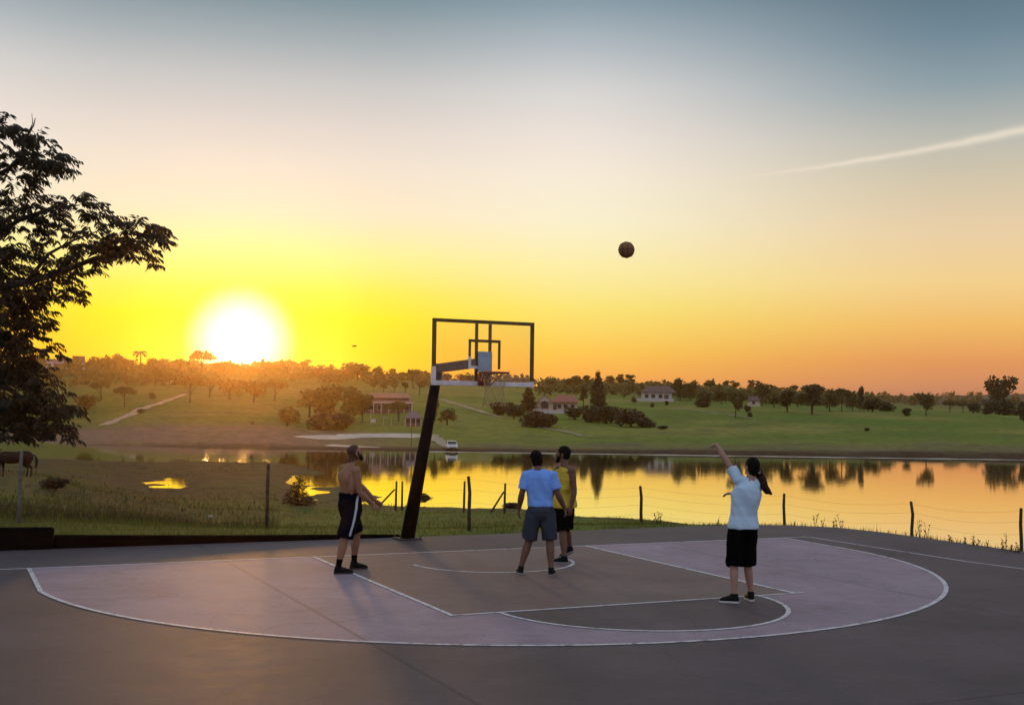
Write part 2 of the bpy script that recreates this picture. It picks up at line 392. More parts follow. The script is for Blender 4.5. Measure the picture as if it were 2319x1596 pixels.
def height(x, y):
    x, y = np.atleast_1d(np.asarray(x, float)), np.atleast_1d(np.asarray(y, float))
    dx, dy = x - CAM.x, y - CAM.y
    r = np.maximum(np.hypot(dx, dy), 0.6)
    ph = (np.arctan2(dx, dy) - AZ0 + math.pi) % (2 * math.pi) - math.pi
    i = np.clip(np.searchsorted(phis, ph) - 1, 0, len(phis) - 2)
    w = (ph - phis[i]) / (phis[i + 1] - phis[i]); w = np.clip(w, 0, 1)
    k = np.clip(np.searchsorted(RG, r) - 1, 0, len(RG) - 2)
    u = np.clip((np.log(r) - np.log(RG[k])) / (np.log(RG[k + 1]) - np.log(RG[k])), 0, 1)
    a = profs[i, k] * (1 - u) + profs[i, k + 1] * u
    b = profs[i + 1, k] * (1 - u) + profs[i + 1, k + 1] * u
    z = a * (1 - w) + b * w
    amp = np.clip((r - 26) / 40, 0, 1) * 0.55 * np.clip(1 - (r - 260) / 900, .25, 1)
    amp = np.where((r > 176) & (r < 200), 0.12, amp)
    z = z + amp * fbm(x, y, 11, 3) + np.clip((r - 24) / 10, 0, 1) * .08 * fbm(x, y, 1.7, 5)
    mz = np.clip((r - 74) / 12, 0, 1) * np.clip((156 - r) / 12, 0, 1) * np.clip((-3.7 - z) / .5, 0, 1)
    z = z + mz * (.30 * fbm(x, y, 3.3, 31) + .18 * fbm(x, y, 30, 33))
    z = np.where(in_court(x, y) | in_court(x, y - .3) | in_court(x - .3, y), -.06, z)
    return z
def H(x, y): return float(height(x, y)[0])
def hit(vx, vy, tmin=20.0, tmax=1500.0):
    """where the line of sight through a view pixel meets the terrain"""
    t = np.geomspace(tmin, tmax, 2500)
    d = vdir(vx, vy); k = d.dot(FH)
    px, py, pz = CAM.x + d.x * t / k, CAM.y + d.y * t / k, CAM.z + d.z * t / k
    below = np.nonzero(pz <= height(px, py))[0]
    i = below[0] if len(below) else len(t) - 1
    return Vector((px[i], py[i], H(px[i], py[i]))), float(t[i])

dphi = np.concatenate([np.linspace(-math.pi, -.62, 60, endpoint=False), np.linspace(-.62, .62, 640, endpoint=False), np.linspace(.62, math.pi, 60)])
PH, RR = np.meshgrid(dphi, RG, indexing='ij')
TX = CAM.x + RR * np.sin(PH + AZ0); TY = CAM.y + RR * np.cos(PH + AZ0)
TZ = height(TX.ravel(), TY.ravel()).reshape(TX.shape)
nI, nK = TX.shape
idx = np.arange(nI * nK).reshape(nI, nK)
quads = np.stack([idx[:-1, :-1], idx[:-1, 1:], idx[1:, 1:], idx[1:, :-1]], -1).reshape(-1, 4)[:, ::-1]
terrain_me = mesh_np('terrain', np.stack([TX, TY, TZ], -1).reshape(-1, 3), quads)
# ground cover colours
xx, yy, zz, rr = TX.ravel(), TY.ravel(), TZ.ravel(), RR.ravel()
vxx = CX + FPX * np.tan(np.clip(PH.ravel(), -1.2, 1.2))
tt = rr * np.cos(np.clip(PH.ravel(), -1.2, 1.2))
n1, n2, n3 = fbm(xx, yy, 28, 1), fbm(xx, yy, 7, 2), fbm(xx, yy, 90, 7)
G = lambda r_, g_, b_: np.array([r_, g_, b_])
def mixc(col, c2, w): w = np.clip(w, 0, 1)[:, None]; return col * (1 - w) + c2 * w
col = np.tile(G(.165, .180, .022), (len(xx), 1))                                      # green hillside
col = mixc(col, G(.23, .20, .05), n1 * 2.2 + .25)                                    # dry patches
col = mixc(col, G(.11, .155, .022), -n1 * 2.2 + np.clip((vxx - 1300) / 900, 0, .5) * 1.0)
col = mixc(col, G(.115, .12, .032), n2 * 2.2)
far_w = np.clip((rr - 560) / 500, 0, 1)
col = mixc(col, G(.085, .075, .055), far_w)
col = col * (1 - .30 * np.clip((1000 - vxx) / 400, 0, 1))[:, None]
mud = np.clip((245 - 14 * n1 - tt) / 14, 0, 1) * np.clip((980 - vxx) / 260, 0, 1)     # bare earth bank along the far shore
col = mixc(col, G(.185, .112, .082), mud * (.85 + n2 * .8))
mud2 = np.clip((222 + 22 * n1 - tt) / 18, 0, 1) * np.clip((vxx - 760) / 260, 0, 1)
col = mixc(col, G(.15, .115, .055), mud2 * (.8 + n2))
col = mixc(col, G(.075, .042, .022), np.clip((200 - tt) / 7, 0, 1))                  # dark edge of the far bank
pas = np.clip((185 - tt) / 5, 0, 1)                                                  # pasture on this side
pc = np.tile(G(.085, .105, .018), (len(xx), 1))
pc = mixc(pc, G(.082, .070, .026), n2 * 2.0 + n1 * 1.5 + .05 + np.clip((760 - vxx) / 700, -.25, .45))
pc = mixc(pc, G(.09, .065, .035), np.clip((-3.7 - zz) / .5, 0, 1) * .7)
pc = mixc(pc, G(.11, .125, .02), np.clip((26 - tt) / 2.5, 0, 1) * .9)
pc = pc * (1 - .38 * np.clip((900 - vxx) / 500, 0, 1))[:, None]  # darker to the left, part of it lens falloff put into the colour
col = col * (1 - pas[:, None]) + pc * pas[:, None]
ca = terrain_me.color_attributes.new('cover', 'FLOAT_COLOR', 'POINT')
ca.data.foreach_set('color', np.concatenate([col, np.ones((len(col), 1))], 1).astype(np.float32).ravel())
tm = mat('terrain_ground', (.1, .1, .03), 0.95, spec=0.1)
t_ = tm.node_tree; bs = t_.nodes['Principled BSDF']
at_ = t_.nodes.new('ShaderNodeAttribute'); at_.attribute_name = 'cover'
ge = t_.nodes.new('ShaderNodeNewGeometry')
n_ = t_.nodes.new('ShaderNodeTexNoise'); n_.inputs['Scale'].default_value = 0.55; n_.inputs['Detail'].default_value = 8; n_.inputs['Roughness'].default_value = 0.7
t_.links.new(ge.outputs['Position'], n_.inputs['Vector'])
rm = t_.nodes.new('ShaderNodeMapRange'); rm.inputs['From Min'].default_value = .3; rm.inputs['From Max'].default_value = .7; rm.inputs['To Min'].default_value = .6; rm.inputs['To Max'].default_value = 1.4
t_.links.new(n_.outputs[0], rm.inputs['Value'])
mm = t_.nodes.new('ShaderNodeMix'); mm.data_type = 'RGBA'; mm.blend_type = 'MULTIPLY'; mm.inputs['Factor'].default_value = 1
t_.links.new(at_.outputs['Color'], mm.inputs[6]); t_.links.new(rm.outputs[0], mm.inputs[7]); t_.links.new(mm.outputs[2], bs.inputs['Base Color'])
bp = t_.nodes.new('ShaderNodeBump'); bp.inputs['Strength'].default_value = .7; bp.inputs['Distance'].default_value = .25
t_.links.new(n_.outputs[0], bp.inputs['Height']); t_.links.new(bp.outputs[0], bs.inputs['Normal'])
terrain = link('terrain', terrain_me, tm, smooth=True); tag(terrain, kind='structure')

# ------------------------------------------------------------------ lake
def sector(r0, r1, p0, p1, z, name, m, kind='structure', n=48):
    v, f = [], []
    for i in range(n + 1):
        p = p0 + (p1 - p0) * i / n + AZ0
        for r in (r0, r1): v.append((CAM.x + r * math.sin(p), CAM.y + r * math.cos(p), z))
    f = [(2 * i, 2 * i + 1, 2 * i + 3, 2 * i + 2) for i in range(n)]
    o = link(name, mesh_np(name, v, np.array(f)[:, ::-1]), m); return tag(o, kind=kind)
wm = bpy.data.materials.new('lake_water'); wm.use_nodes = True
t_ = wm.node_tree; t_.nodes.remove(t_.nodes['Principled BSDF'])
gl = t_.nodes.new('ShaderNodeBsdfGlossy'); gl.inputs['Color'].default_value = (.97, .95, .93, 1); gl.inputs['Roughness'].default_value = 0.035
df = t_.nodes.new('ShaderNodeBsdfDiffuse'); df.inputs['Color'].default_value = (.05, .045, .03, 1)
fr = t_.nodes.new('ShaderNodeFresnel'); fr.inputs['IOR'].default_value = 1.33
mr = t_.nodes.new('ShaderNodeMapRange'); mr.inputs['From Min'].default_value = 0.02; mr.inputs['From Max'].default_value = 0.55; mr.inputs['To Min'].default_value = 0.1; mr.inputs['To Max'].default_value = 0.95
t_.links.new(fr.outputs[0], mr.inputs['Value'])
ms = t_.nodes.new('ShaderNodeMixShader'); t_.links.new(mr.outputs[0], ms.inputs[0]); t_.links.new(df.outputs[0], ms.inputs[1]); t_.links.new(gl.outputs[0], ms.inputs[2])
ge = t_.nodes.new('ShaderNodeNewGeometry'); mp = t_.nodes.new('ShaderNodeMapping'); mp.inputs['Rotation'].default_value = (0, 0, math.radians(25)); mp.inputs['Scale'].default_value = (.35, 1.0, 1)
t_.links.new(ge.outputs['Position'], mp.inputs['Vector'])
wn = t_.nodes.new('ShaderNodeTexNoise'); wn.inputs['Scale'].default_value = 1.1; wn.inputs['Detail'].default_value = 3
t_.links.new(mp.outputs[0], wn.inputs['Vector'])
wb = t_.nodes.new('ShaderNodeBump'); wb.inputs['Strength'].default_value = 0.06; wb.inputs['Distance'].default_value = 0.06
t_.links.new(wn.outputs[0], wb.inputs['Height']); t_.links.new(wb.outputs[0], gl.inputs['Normal'])
t_.links.new(ms.outputs[0], t_.nodes['Material Output'].inputs[0])
sector(30, 260, -.75, .75, WATER, 'lake', wm)
X['shore'] = mat('water_sheen', (.40, .34, .26), .7, .25, .6, coords='Object')  # pale tone is sky reflection on ruffled water, put into the colour
def drape(pts, widths, m, name, lift=.12, n=4, step=3.0):
    """a strip of ground laid along a line of terrain points"""
    pts = [Vector((p[0], p[1], 0)) for p in pts]
    path, wd = [], []
    for i in range(len(pts) - 1):
        k = max(1, int((pts[i + 1] - pts[i]).length / step))
        for j in range(k): path.append(pts[i].lerp(pts[i + 1], j / k)); wd.append(widths[i] + (widths[i + 1] - widths[i]) * j / k)
    path.append(pts[-1]); wd.append(widths[-1])
    v = []
    for i, p in enumerate(path):
        t = (path[min(i + 1, len(path) - 1)] - path[max(i - 1, 0)]).normalized(); s = Vector((t.y, -t.x, 0))
        w = wd[i] * (1 + .35 * math.sin(i * 1.7) * math.sin(i * .6))
        for j in range(n + 1):
            q_ = p + s * (w * (j / n - .5)); v.append((q_.x, q_.y, H(q_.x, q_.y) + lift))
    f = [(i * (n + 1) + j, i * (n + 1) + j + 1, (i + 1) * (n + 1) + j + 1, (i + 1) * (n + 1) + j) for i in range(len(path) - 1) for j in range(n)]
    o = link(name, MB().add(v, f).mesh(name), m, smooth=True)
    return tag(o, kind='structure')
X['dirt'] = mat('dirt', (.36, .26, .18), .95, .25, .8)
X['sand'] = mat('sand', (.50, .41, .32), .95, .2, .5)
def P(vx, vy, tmin=185.): return hit(vx, vy, tmin)[0]
drape([P(238, 963), P(290, 942), P(345, 918), P(420, 893)], [2.6, 2.4, 2.2, 1.6], X['dirt'], 'path')
drape([P(1000, 904), P(1050, 920), P(1095, 934), P(1140, 946)], [2.2, 2, 1.8, 1.2], X['dirt'], 'path')
drape([P(972, 985), P(1000, 1004), P(1018, 1013)], [3, 2.2, 1.6], X['dirt'], 'path')
drape([P(1210, 965), P(1290, 980), P(1340, 990)], [1.0, 1.0, .6], X['dirt'], 'path')
drape([P(1520, 925), P(1640, 938), P(1712, 950)], [.9, .9, .7], X['dirt'], 'path')
drape([P(690, 993), P(760, 990), P(850, 988), P(965, 987)], [6, 10, 13, 13], X['sand'], 'sand_patch', .1)
drape([P(745, 1008), P(800, 1012), P(860, 1014)], [3.5, 3, 1], X['sand'], 'sand_patch', .1)
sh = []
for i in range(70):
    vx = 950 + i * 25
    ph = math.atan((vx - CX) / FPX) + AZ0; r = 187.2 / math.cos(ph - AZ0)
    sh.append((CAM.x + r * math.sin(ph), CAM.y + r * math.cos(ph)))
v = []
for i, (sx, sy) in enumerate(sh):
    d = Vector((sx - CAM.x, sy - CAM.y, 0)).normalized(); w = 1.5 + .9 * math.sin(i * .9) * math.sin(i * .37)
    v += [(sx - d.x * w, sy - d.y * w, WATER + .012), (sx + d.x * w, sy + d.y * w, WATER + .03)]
tag(link('shore', MB().add(v, [(2 * i, 2 * i + 1, 2 * i + 3, 2 * i + 2) for i in range(len(sh) - 1)]).mesh('shore'), X['shore']), kind='structure')  # flat strip added in place of the glare on ruffled water

# ------------------------------------------------------------------ the court
KW, KL, R3, HY, XL, XR, FR = 2.477, 5.847, 6.779, 1.437, 6.72, 6.85, 1.869
def paved(name, base, var=.22, rough=.66, spec=.27, seam=None):
    m = bpy.data.materials.new(name); m.use_nodes = True
    t = m.node_tree; b = t.nodes['Principled BSDF']
    ge = t.nodes.new('ShaderNodeNewGeometry')
    def noise(s, d, r=.6):
        n = t.nodes.new('ShaderNodeTexNoise'); n.inputs['Scale'].default_value = s; n.inputs['Detail'].default_value = d; n.inputs['Roughness'].default_value = r
        t.links.new(ge.outputs['Position'], n.inputs['Vector']); return n.outputs[0]
    def mp(x, a, b_, lo=.3, hi=.7):
        n = t.nodes.new('ShaderNodeMapRange'); n.inputs['From Min'].default_value = lo; n.inputs['From Max'].default_value = hi; n.inputs['To Min'].default_value = a; n.inputs['To Max'].default_value = b_
        t.links.new(x, n.inputs['Value']); return n.outputs[0]
    def mul(a, b_):
        n = t.nodes.new('ShaderNodeMath'); n.operation = 'MULTIPLY'; t.links.new(a, n.inputs[0]); t.links.new(b_, n.inputs[1]); return n.outputs[0]
    big, mid, fine = noise(.45, 5), noise(3.2, 6, .7), noise(38, 3)
    f = mul(mul(mp(big, 1 - var, 1 + var), mp(mid, 1 - var * .6, 1 + var * .6)), mp(fine, 1 - var * .7, 1 + var * .7))
    # worn seams between the slabs poured one after another
    sp = t.nodes.new('ShaderNodeSeparateXYZ'); t.links.new(ge.outputs['Position'], sp.inputs[0])
    def line(axis, pos, w):
        n = t.nodes.new('ShaderNodeMath'); n.operation = 'SUBTRACT'; t.links.new(sp.outputs[axis], n.inputs[0]); n.inputs[1].default_value = pos
        a = t.nodes.new('ShaderNodeMath'); a.operation = 'ABSOLUTE'; t.links.new(n.outputs[0], a.inputs[0])
        q = t.nodes.new('ShaderNodeMapRange'); q.interpolation_type = 'SMOOTHSTEP'; q.inputs['From Min'].default_value = w * .3; q.inputs['From Max'].default_value = w; q.inputs['To Min'].default_value = .62; q.inputs['To Max'].default_value = 1
        t.links.new(a.outputs[0], q.inputs['Value']); return q.outputs[0]
    for ax, pos, w in ((0, -3.88, .035), (0, 3.9, .03), (0, -11.7, .03), (1, -11.2, .03)): f = mul(f, line(ax, pos, w))
    vo = t.nodes.new('ShaderNodeTexVoronoi'); vo.feature = 'DISTANCE_TO_EDGE'; vo.inputs['Scale'].default_value = .33
    wp = t.nodes.new('ShaderNodeVectorMath'); wp.operation = 'ADD'
    wn_ = t.nodes.new('ShaderNodeTexNoise'); wn_.inputs['Scale'].default_value = 1.4; wn_.inputs['Detail'].default_value = 5; t.links.new(ge.outputs['Position'], wn_.inputs['Vector'])
    t.links.new(ge.outputs['Position'], wp.inputs[0]); t.links.new(wn_.outputs['Color'], wp.inputs[1]); t.links.new(wp.outputs[0], vo.inputs['Vector'])
    f = mul(f, mp(vo.outputs['Distance'], .80, 1, .001, .006))
    f = mul(f, mp(noise(1.1, 7, .75), .80, 1, .34, .46)); f = mul(f, mp(noise(.8, 8, .8), 1.0, 1.16, .56, .66))
    mx = t.nodes.new('ShaderNodeMix'); mx.data_type = 'RGBA'; mx.blend_type = 'MULTIPLY'; mx.inputs['Factor'].default_value = 1
    mx.inputs[6].default_value = tuple(base) + (1,); t.links.new(f, mx.inputs[7]); t.links.new(mx.outputs[2], b.inputs['Base Color'])
    t.links.new(mp(mid, rough - .03, rough + .04), b.inputs['Roughness'])
    b.inputs['Specular IOR Level'].default_value = spec
    bp = t.nodes.new('ShaderNodeBump'); bp.inputs['Strength'].default_value = .35; bp.inputs['Distance'].default_value = .004
    t.links.new(fine, bp.inputs['Height']); t.links.new(bp.outputs[0], b.inputs['Normal'])
    return m
X['court'] = paved('court_concrete', (.074, .051, .056), .26)
X['paint3'] = paved('court_paint_lilac', (.245, .175, .208), .2)
X['paintkey'] = paved('court_paint_brown', (.145, .093, .086), .22)
X['line'] = mat('line_paint', (.56, .52, .53), .6, .36, 7.0, coords='Object', detail=8)
t_ = X['line'].node_tree; b_ = t_.nodes['Principled BSDF']
ge = t_.nodes.new('ShaderNodeNewGeometry'); n_ = t_.nodes.new('ShaderNodeTexNoise'); n_.inputs['Scale'].default_value = 6.5; n_.inputs['Detail'].default_value = 10; n_.inputs['Roughness'].default_value = .75
t_.links.new(ge.outputs['Position'], n_.inputs['Vector'])
r_ = t_.nodes.new('ShaderNodeValToRGB'); r_.color_ramp.elements[0].position = .38; r_.color_ramp.elements[0].color = (.16, .13, .14, 1); r_.color_ramp.elements[1].position = .50; r_.color_ramp.elements[1].color = (.55, .50, .52, 1)
t_.links.new(n_.outputs[0], r_.inputs[0]); t_.links.new(r_.outputs[0], b_.inputs['Base Color'])
def slab(name, pts, z0, z1, m):
    n = len(pts); v = [(x, y, z1) for x, y in pts] + [(x, y, z0) for x, y in pts]
    f = [tuple(range(n))] + [((i + 1) % n, i, n + i, n + (i + 1) % n) for i in range(n)]
    return tag(link(name, MB().add(v, f).mesh(name), m), kind='structure')
slab('pavement', COURT, -.055, 0.0, X['court'])
def arc(c, r, a0, a1, n): return [(c[0] + r * math.cos(a0 + (a1 - a0) * i / n), c[1] - r * math.sin(a0 + (a1 - a0) * i / n)) for i in range(n + 1)]
aL, aR = math.pi - math.acos(XL / R3), math.acos(min(.9999, XR / R3)) if XR < R3 else .0
XRr = R3 * math.cos(aR)
three = [(-XL, 0)] + arc((0, -HY), R3, aL, aR, 90) + [(XR, 0)]
def sheet(name, pts, z, m):
    f = [tuple(range(len(pts)))]
    return tag(link(name, MB().add([(x, y, z) for x, y in pts], f).mesh(name), m), kind='structure')
sheet('court_surface', three, .001, X['paint3'])
keyp = [(-KW, 0), (KW, 0), (KW, -KL), (-KW, -KL)]
sheet('court_surface', keyp, .0022, X['paintkey'])
ft = arc((0, -KL), FR, math.pi, 0, 48)
sheet('court_surface', ft, .0024, X['court'])
def stripe(mb, pts, w, z):
    pts = [Vector((p[0], p[1], 0)) for p in pts]; v = []
    for i, p in enumerate(pts):
        a, b = pts[max(i - 1, 0)], pts[min(i + 1, len(pts) - 1)]
        t = (b - a).normalized(); s = Vector((t.y, -t.x, 0)) * (w / 2)
        v += [(p + s).to_tuple(), (p - s).to_tuple()]
    v = [(x, y, z) for x, y, _ in v]
    mb.add(v, [(2 * i, 2 * i + 1, 2 * i + 3, 2 * i + 2) for i in range(len(pts) - 1)])
def marking(pts, w, z):
    mb = MB(); stripe(mb, pts, w, z); return tag(mb.build('court_marking', X['line']), kind='structure')
marking([(-16, 0), (7.42, 0)], .055, .0040)
marking([(7.42, 0), (7.45, -4), (7.75, -6), (7.9, -20)], .055, .0044)
marking(three[:1] + three[1:-1] + three[-1:], .062, .0052)
marking([(-KW, .02), (-KW, -KL)], .06, .0058)
marking([(KW, .02), (KW, -KL - .03)], .07, .0058)
marking([(-KW - .035, -KL), (KW + .16, -KL)], .055, .0064)
marking(ft, .058, .0070)
marking(arc((0, -HY), 1.3, math.pi, 0, 40), .06, .0048)
# low kerb wall along the back edge on the left; backlit shade put into its colour
lw = empty('low_wall', (-7, 2.5, 0), 0, 'low kerb wall in painted backlit shade along the back edge of the court', 'wall')
mb = MB()
def prism(mb, pts, y0, y1):
    n = len(pts); v = [(x, y0, z) for x, z in pts] + [(x, y1, z) for x, z in pts]
    mb.add(v, [tuple(range(n))[::-1], tuple(range(n, 2 * n))] + [(i, (i + 1) % n, n + (i + 1) % n, n + i) for i in range(n)])
prism(mb, [(-.2 + 0 - 6.0 + 7, -.05), (6.9, -.05), (6.9, .03), (3.5, .12), (.82, .21)], -.1, .12)
o = mb.build('wall_section', X['wall_backlit'], lw, bevel=.015)
mb = MB(); prism(mb, [(-14, -.05), (.795, -.05), (.795, .335), (-.2, .36), (-14, .46)], -.13, .16)
o = mb.build('wall_section', X['wall_backlit'], lw, bevel=.015)

# ------------------------------------------------------------------ basketball hoop
X['pole'] = mat('pole_paint', (.012, .008, .007), .8, .3, 6, spec=.1, bump=.2)
X['arm'] = mat('arm_steel', (.11, .06, .035), .6, .25, 6)
X['frame_backlit'] = mat('board_backlit', (.12, .075, .018), .55, .25, 5)  # the frame's white paint, with backlit darkening against the sky put into the colour
X['frame_white'] = mat('board_white', (.66, .60, .62), .6, .15, 5)  # same paint, pale copy for the parts below the skyline
X['bracket'] = mat('bracket_grey', (.30, .36, .42), .5, .15, 6)
X['rim'] = mat('rim_red', (.30, .065, .03), .5, .2, 10)
X['net'] = mat('net_cord', (.42, .30, .15), .9)
gm = bpy.data.materials.new('acrylic'); gm.use_nodes = True
t_ = gm.node_tree; t_.nodes.remove(t_.nodes['Principled BSDF'])
a_ = t_.nodes.new('ShaderNodeBsdfTransparent'); a_.inputs[0].default_value = (.97, .94, .90, 1)
b_ = t_.nodes.new('ShaderNodeBsdfGlossy'); b_.inputs['Roughness'].default_value = .06
s_ = t_.nodes.new('ShaderNodeMixShader'); s_.inputs[0].default_value = .035
t_.links.new(a_.outputs[0], s_.inputs[1]); t_.links.new(b_.outputs[0], s_.inputs[2]); t_.links.new(s_.outputs[0], t_.nodes['Material Output'].inputs[0])
X['acrylic'] = gm

hoop = empty('basketball_hoop', (-.14, 2.01, 0), 0, 'basketball hoop with clear backboard on a leaning dark pole', 'basketball hoop')
HO = Vector((-.14, 2.01, 0))
def hl_(p): return Vector(p) - HO
mb = MB()
pb, pt = Vector((-.14, 2.01, 0)), Vector((-.03, .86, 3.17))
ax = (pt - pb).normalized()
n = 10
mb.tube([hl_(pb - ax * .15), hl_(pb.lerp(pt, .5)), hl_(pt)], [.134, .107, .084], 20)
pole = mb.build('pole', X['pole'], hoop, True)
mb = MB(); mb.box(hl_((-.14, 2.0, .014)), (.44, .40, .022))
for sx in (-.19, .19):
    for sy in (-.16, .16): mb.tube([hl_((-.14 + sx, 2.0 + sy, .028)), hl_((-.14 + sx, 2.0 + sy, .075))], .016, 6)
mb.build('base_plate', X['bark'], hoop, bevel=.004)
BY, BZ = -1.03, 2.775
mb = MB()
a0, a1 = Vector((-.03, .86, 3.115)), Vector((.02, BY + .06, 3.165))
d = (a1 - a0); rot = d.to_track_quat('Y', 'Z').to_matrix()
mb.box(hl_((a0 + a1) / 2), (.10, d.length + .1, .15), rot)
mb.build('arm', X['arm'], hoop, bevel=.01)
BW, BH, FT = .9, 1.07, .05
tilt = 0.0
def fr_bar(x0, x1, z0, z1, y0=-.025, y1=.025):
    return (hl_(((x0 + x1) / 2, BY + (y0 + y1) / 2, (z0 + z1) / 2)), (abs(x1 - x0), y1 - y0, abs(z1 - z0)))
mb = MB()
mb.box(*fr_bar(-BW, BW, BZ + BH - .055, BZ + BH))
mb.box(*fr_bar(-BW, -BW + .06, BZ + .30, BZ + BH - .055))
mb.box(*fr_bar(BW - .055, BW, BZ + .09, BZ + BH - .055))
bf = mb.build('backboard_frame', X['frame_backlit'], hoop, bevel=.004)
mb = MB()
mb.box(*fr_bar(-BW - .005, BW + .005, BZ, BZ + .075, -.03, .03))
mb.box(*fr_bar(-BW - .005, -BW + .062, BZ + .075, BZ + .30, -.03, .03))
mb.box(*fr_bar(BW - .06, BW + .005, BZ + .075, BZ + .09, -.03, .03))
mb.build('lower_frame', X['frame_white'], hoop, bevel=.006)
mb = MB(); mb.box(*fr_bar(-BW + .05, BW - .05, BZ + .06, BZ + BH - .05, -.006, .006))
mb.build('glass_panel', X['acrylic'], hoop)
for x in (-.11, .13):
    mb = MB(); mb.box(*fr_bar(x - .022, x + .022, BZ + .08, BZ + BH - .055, .03, .075)); mb.build('support_bar', X['frame_backlit'], hoop, bevel=.004)
mb = MB()
tx0, tx1, tz0, tz1 = -.275, .29, BZ + .28, BZ + .755
mb.box(*fr_bar(tx0, tx1, tz1 - .045, tz1, -.02, -.0065)); mb.box(*fr_bar(tx0, tx0 + .04, tz0 + .2, tz1 - .045, -.02, -.0065)); mb.box(*fr_bar(tx1 - .04, tx1, tz0, tz1 - .045, -.02, -.0065))
mb.build('target_square', X['frame_backlit'], hoop)  # upper part of the square in the painted backlit tone
mb = MB(); mb.box(*fr_bar(tx0, tx0 + .045, tz0, tz0 + .2, -.02, -.0065)); mb.box(*fr_bar(tx0 + .045, -.1, tz0, tz0 + .045, -.02, -.0065))
mb.build('target_square', X['frame_white'], hoop)
mb = MB(); mb.box(*fr_bar(-.115, .125, BZ + .22, BZ + .56, -.06, -.022)); mb.box(*fr_bar(-.1, .11, BZ + .05, BZ + .22, -.05, -.022))
mb.build('mounting_plate', X['bracket'], hoop, bevel=.006)
RC = Vector((.0, -1.467, 2.985)); RR_ = .228
mb = MB()
pts = [RC + Vector((RR_ * math.cos(a), RR_ * math.sin(a), 0)) for a in np.linspace(0, 2 * math.pi, 41)]
mb.tube([hl_(p) for p in pts], .013, 8, False)
mb.box(hl_((RC.x, BY - .13, RC.z - .005)), (.20, .20, .035))
mb.box(hl_((RC.x - .02, BY - .075, RC.z - .11)), (.21, .03, .2))
for sx in (-1, 1): mb.tube([hl_((RC.x + sx * .09, BY - .07, RC.z - .19)), hl_((RC.x + sx * .15, RC.y + .05, RC.z - .02))], .012, 6)
rim = mb.build('rim', X['rim'], hoop, True)
mb = MB()
prof = [(0, .222), (.09, .19), (.18, .165), (.27, .15), (.36, .155), (.45, .175), (.52, .19)]
K = 10
for s in (0, 1):
    for k in range(K):
        pp = []
        for i, (dz, r) in enumerate(prof):
            a = 2 * math.pi * (k + (i if s == 0 else -i) * .5) / K
            pp.append(hl_(RC + Vector((r * math.cos(a), r * math.sin(a), -dz))))
        mb.tube(pp, .0042, 5)
for k in range(K):
    a = 2 * math.pi * k / K
    p = RC + Vector((.185 * math.cos(a), .185 * math.sin(a), -.52))
    mb.ball(hl_(p), .014, 6, 4)
mb.build('net', X['net'], hoop, True)

# the ball in the air
X['ball'] = mat('ball_leather', (.22, .095, .04), .7, .12, 14, bump=.5, bscale=180)
X['seam'] = mat('ball_seam', (.02, .014, .01), .8)
bc = at(1418, 566, 17.7); R_ = .1205
ball = empty('basketball', bc, .5, 'brown basketball high in the air against the sky', 'ball')
mb = MB(); mb.ball((0, 0, 0), R_, 40, 24); mb.build('ball_cover', X['ball'], ball, True)
mb = MB()
A_ = np.linspace(0, 2 * math.pi, 49)
r1 = R_ * 1.001
for f in (lambda a: (math.cos(a), math.sin(a), 0), lambda a: (math.cos(a), 0, math.sin(a))):
    mb.tube([Vector(f(a)) * r1 for a in A_], .0035, 5, False)
for sg in (-1, 1):
    mb.tube([Vector((math.cos(a) * .8, sg * (.55 + .12 * math.cos(2 * a)), math.sin(a) * .8)).normalized() * r1 for a in A_], .0035, 5, False)
mb.build('seams', X['seam'], ball, True)

# ------------------------------------------------------------------ people
X['skin_tan'] = mat('skin_tan', (.24, .115, .066), .55, .1, 5, spec=.35)
X['skin_brown'] = mat('skin_brown', (.13, .062, .039), .55, .1, 5, spec=.35)
X['skin_pale'] = mat('skin_pale', (.30, .17, .125), .55, .1, 5, spec=.35)
X['lip'] = mat('lip', (.20, .07, .055), .5)
X['eye'] = mat('eye', (.012, .010, .009), .25)
X['hair'] = mat('hair_black', (.006, .005, .005), .8, .4, 30, spec=.08, bump=.8, bscale=90)
X['hair_brown'] = mat('hair_brown', (.022, .009, .006), .7, .4, 30, spec=.12, bump=.8, bscale=90)
X['hair_short'] = mat('hair_cropped', (.055, .028, .02), .8, .3, 60, bump=.5, bscale=200)
X['navy'] = mat('cloth_navy', (.003, .004, .009), .9, .2, 8, spec=.03)
X['black'] = mat('cloth_black', (.003, .003, .0035), .9, .2, 8, spec=.03)
X['slate'] = mat('cloth_slate', (.035, .042, .060), .9, .15, 8, spec=.15)
X['blue'] = mat('cloth_blue', (.17, .34, .80), .85, .08, 6, spec=.15)
X['yellow'] = mat('cloth_yellow', (.50, .36, .045), .85, .08, 6, spec=.15)
X['whitetee'] = mat('cloth_pale_blue', (.42, .56, .70), .85, .06, 6, spec=.15)
X['stripe'] = mat('stripe_white', (.40, .43, .48), .8)
X['shoe'] = mat('shoe_black', (.007, .007, .008), .7, spec=.12)
X['sole_grey'] = mat('sole_grey', (.22, .22, .23), .7)
X['sole_white'] = mat('sole_white', (.50, .50, .52), .7)
X['sole_dark'] = mat('sole_dark', (.035, .03, .03), .8)

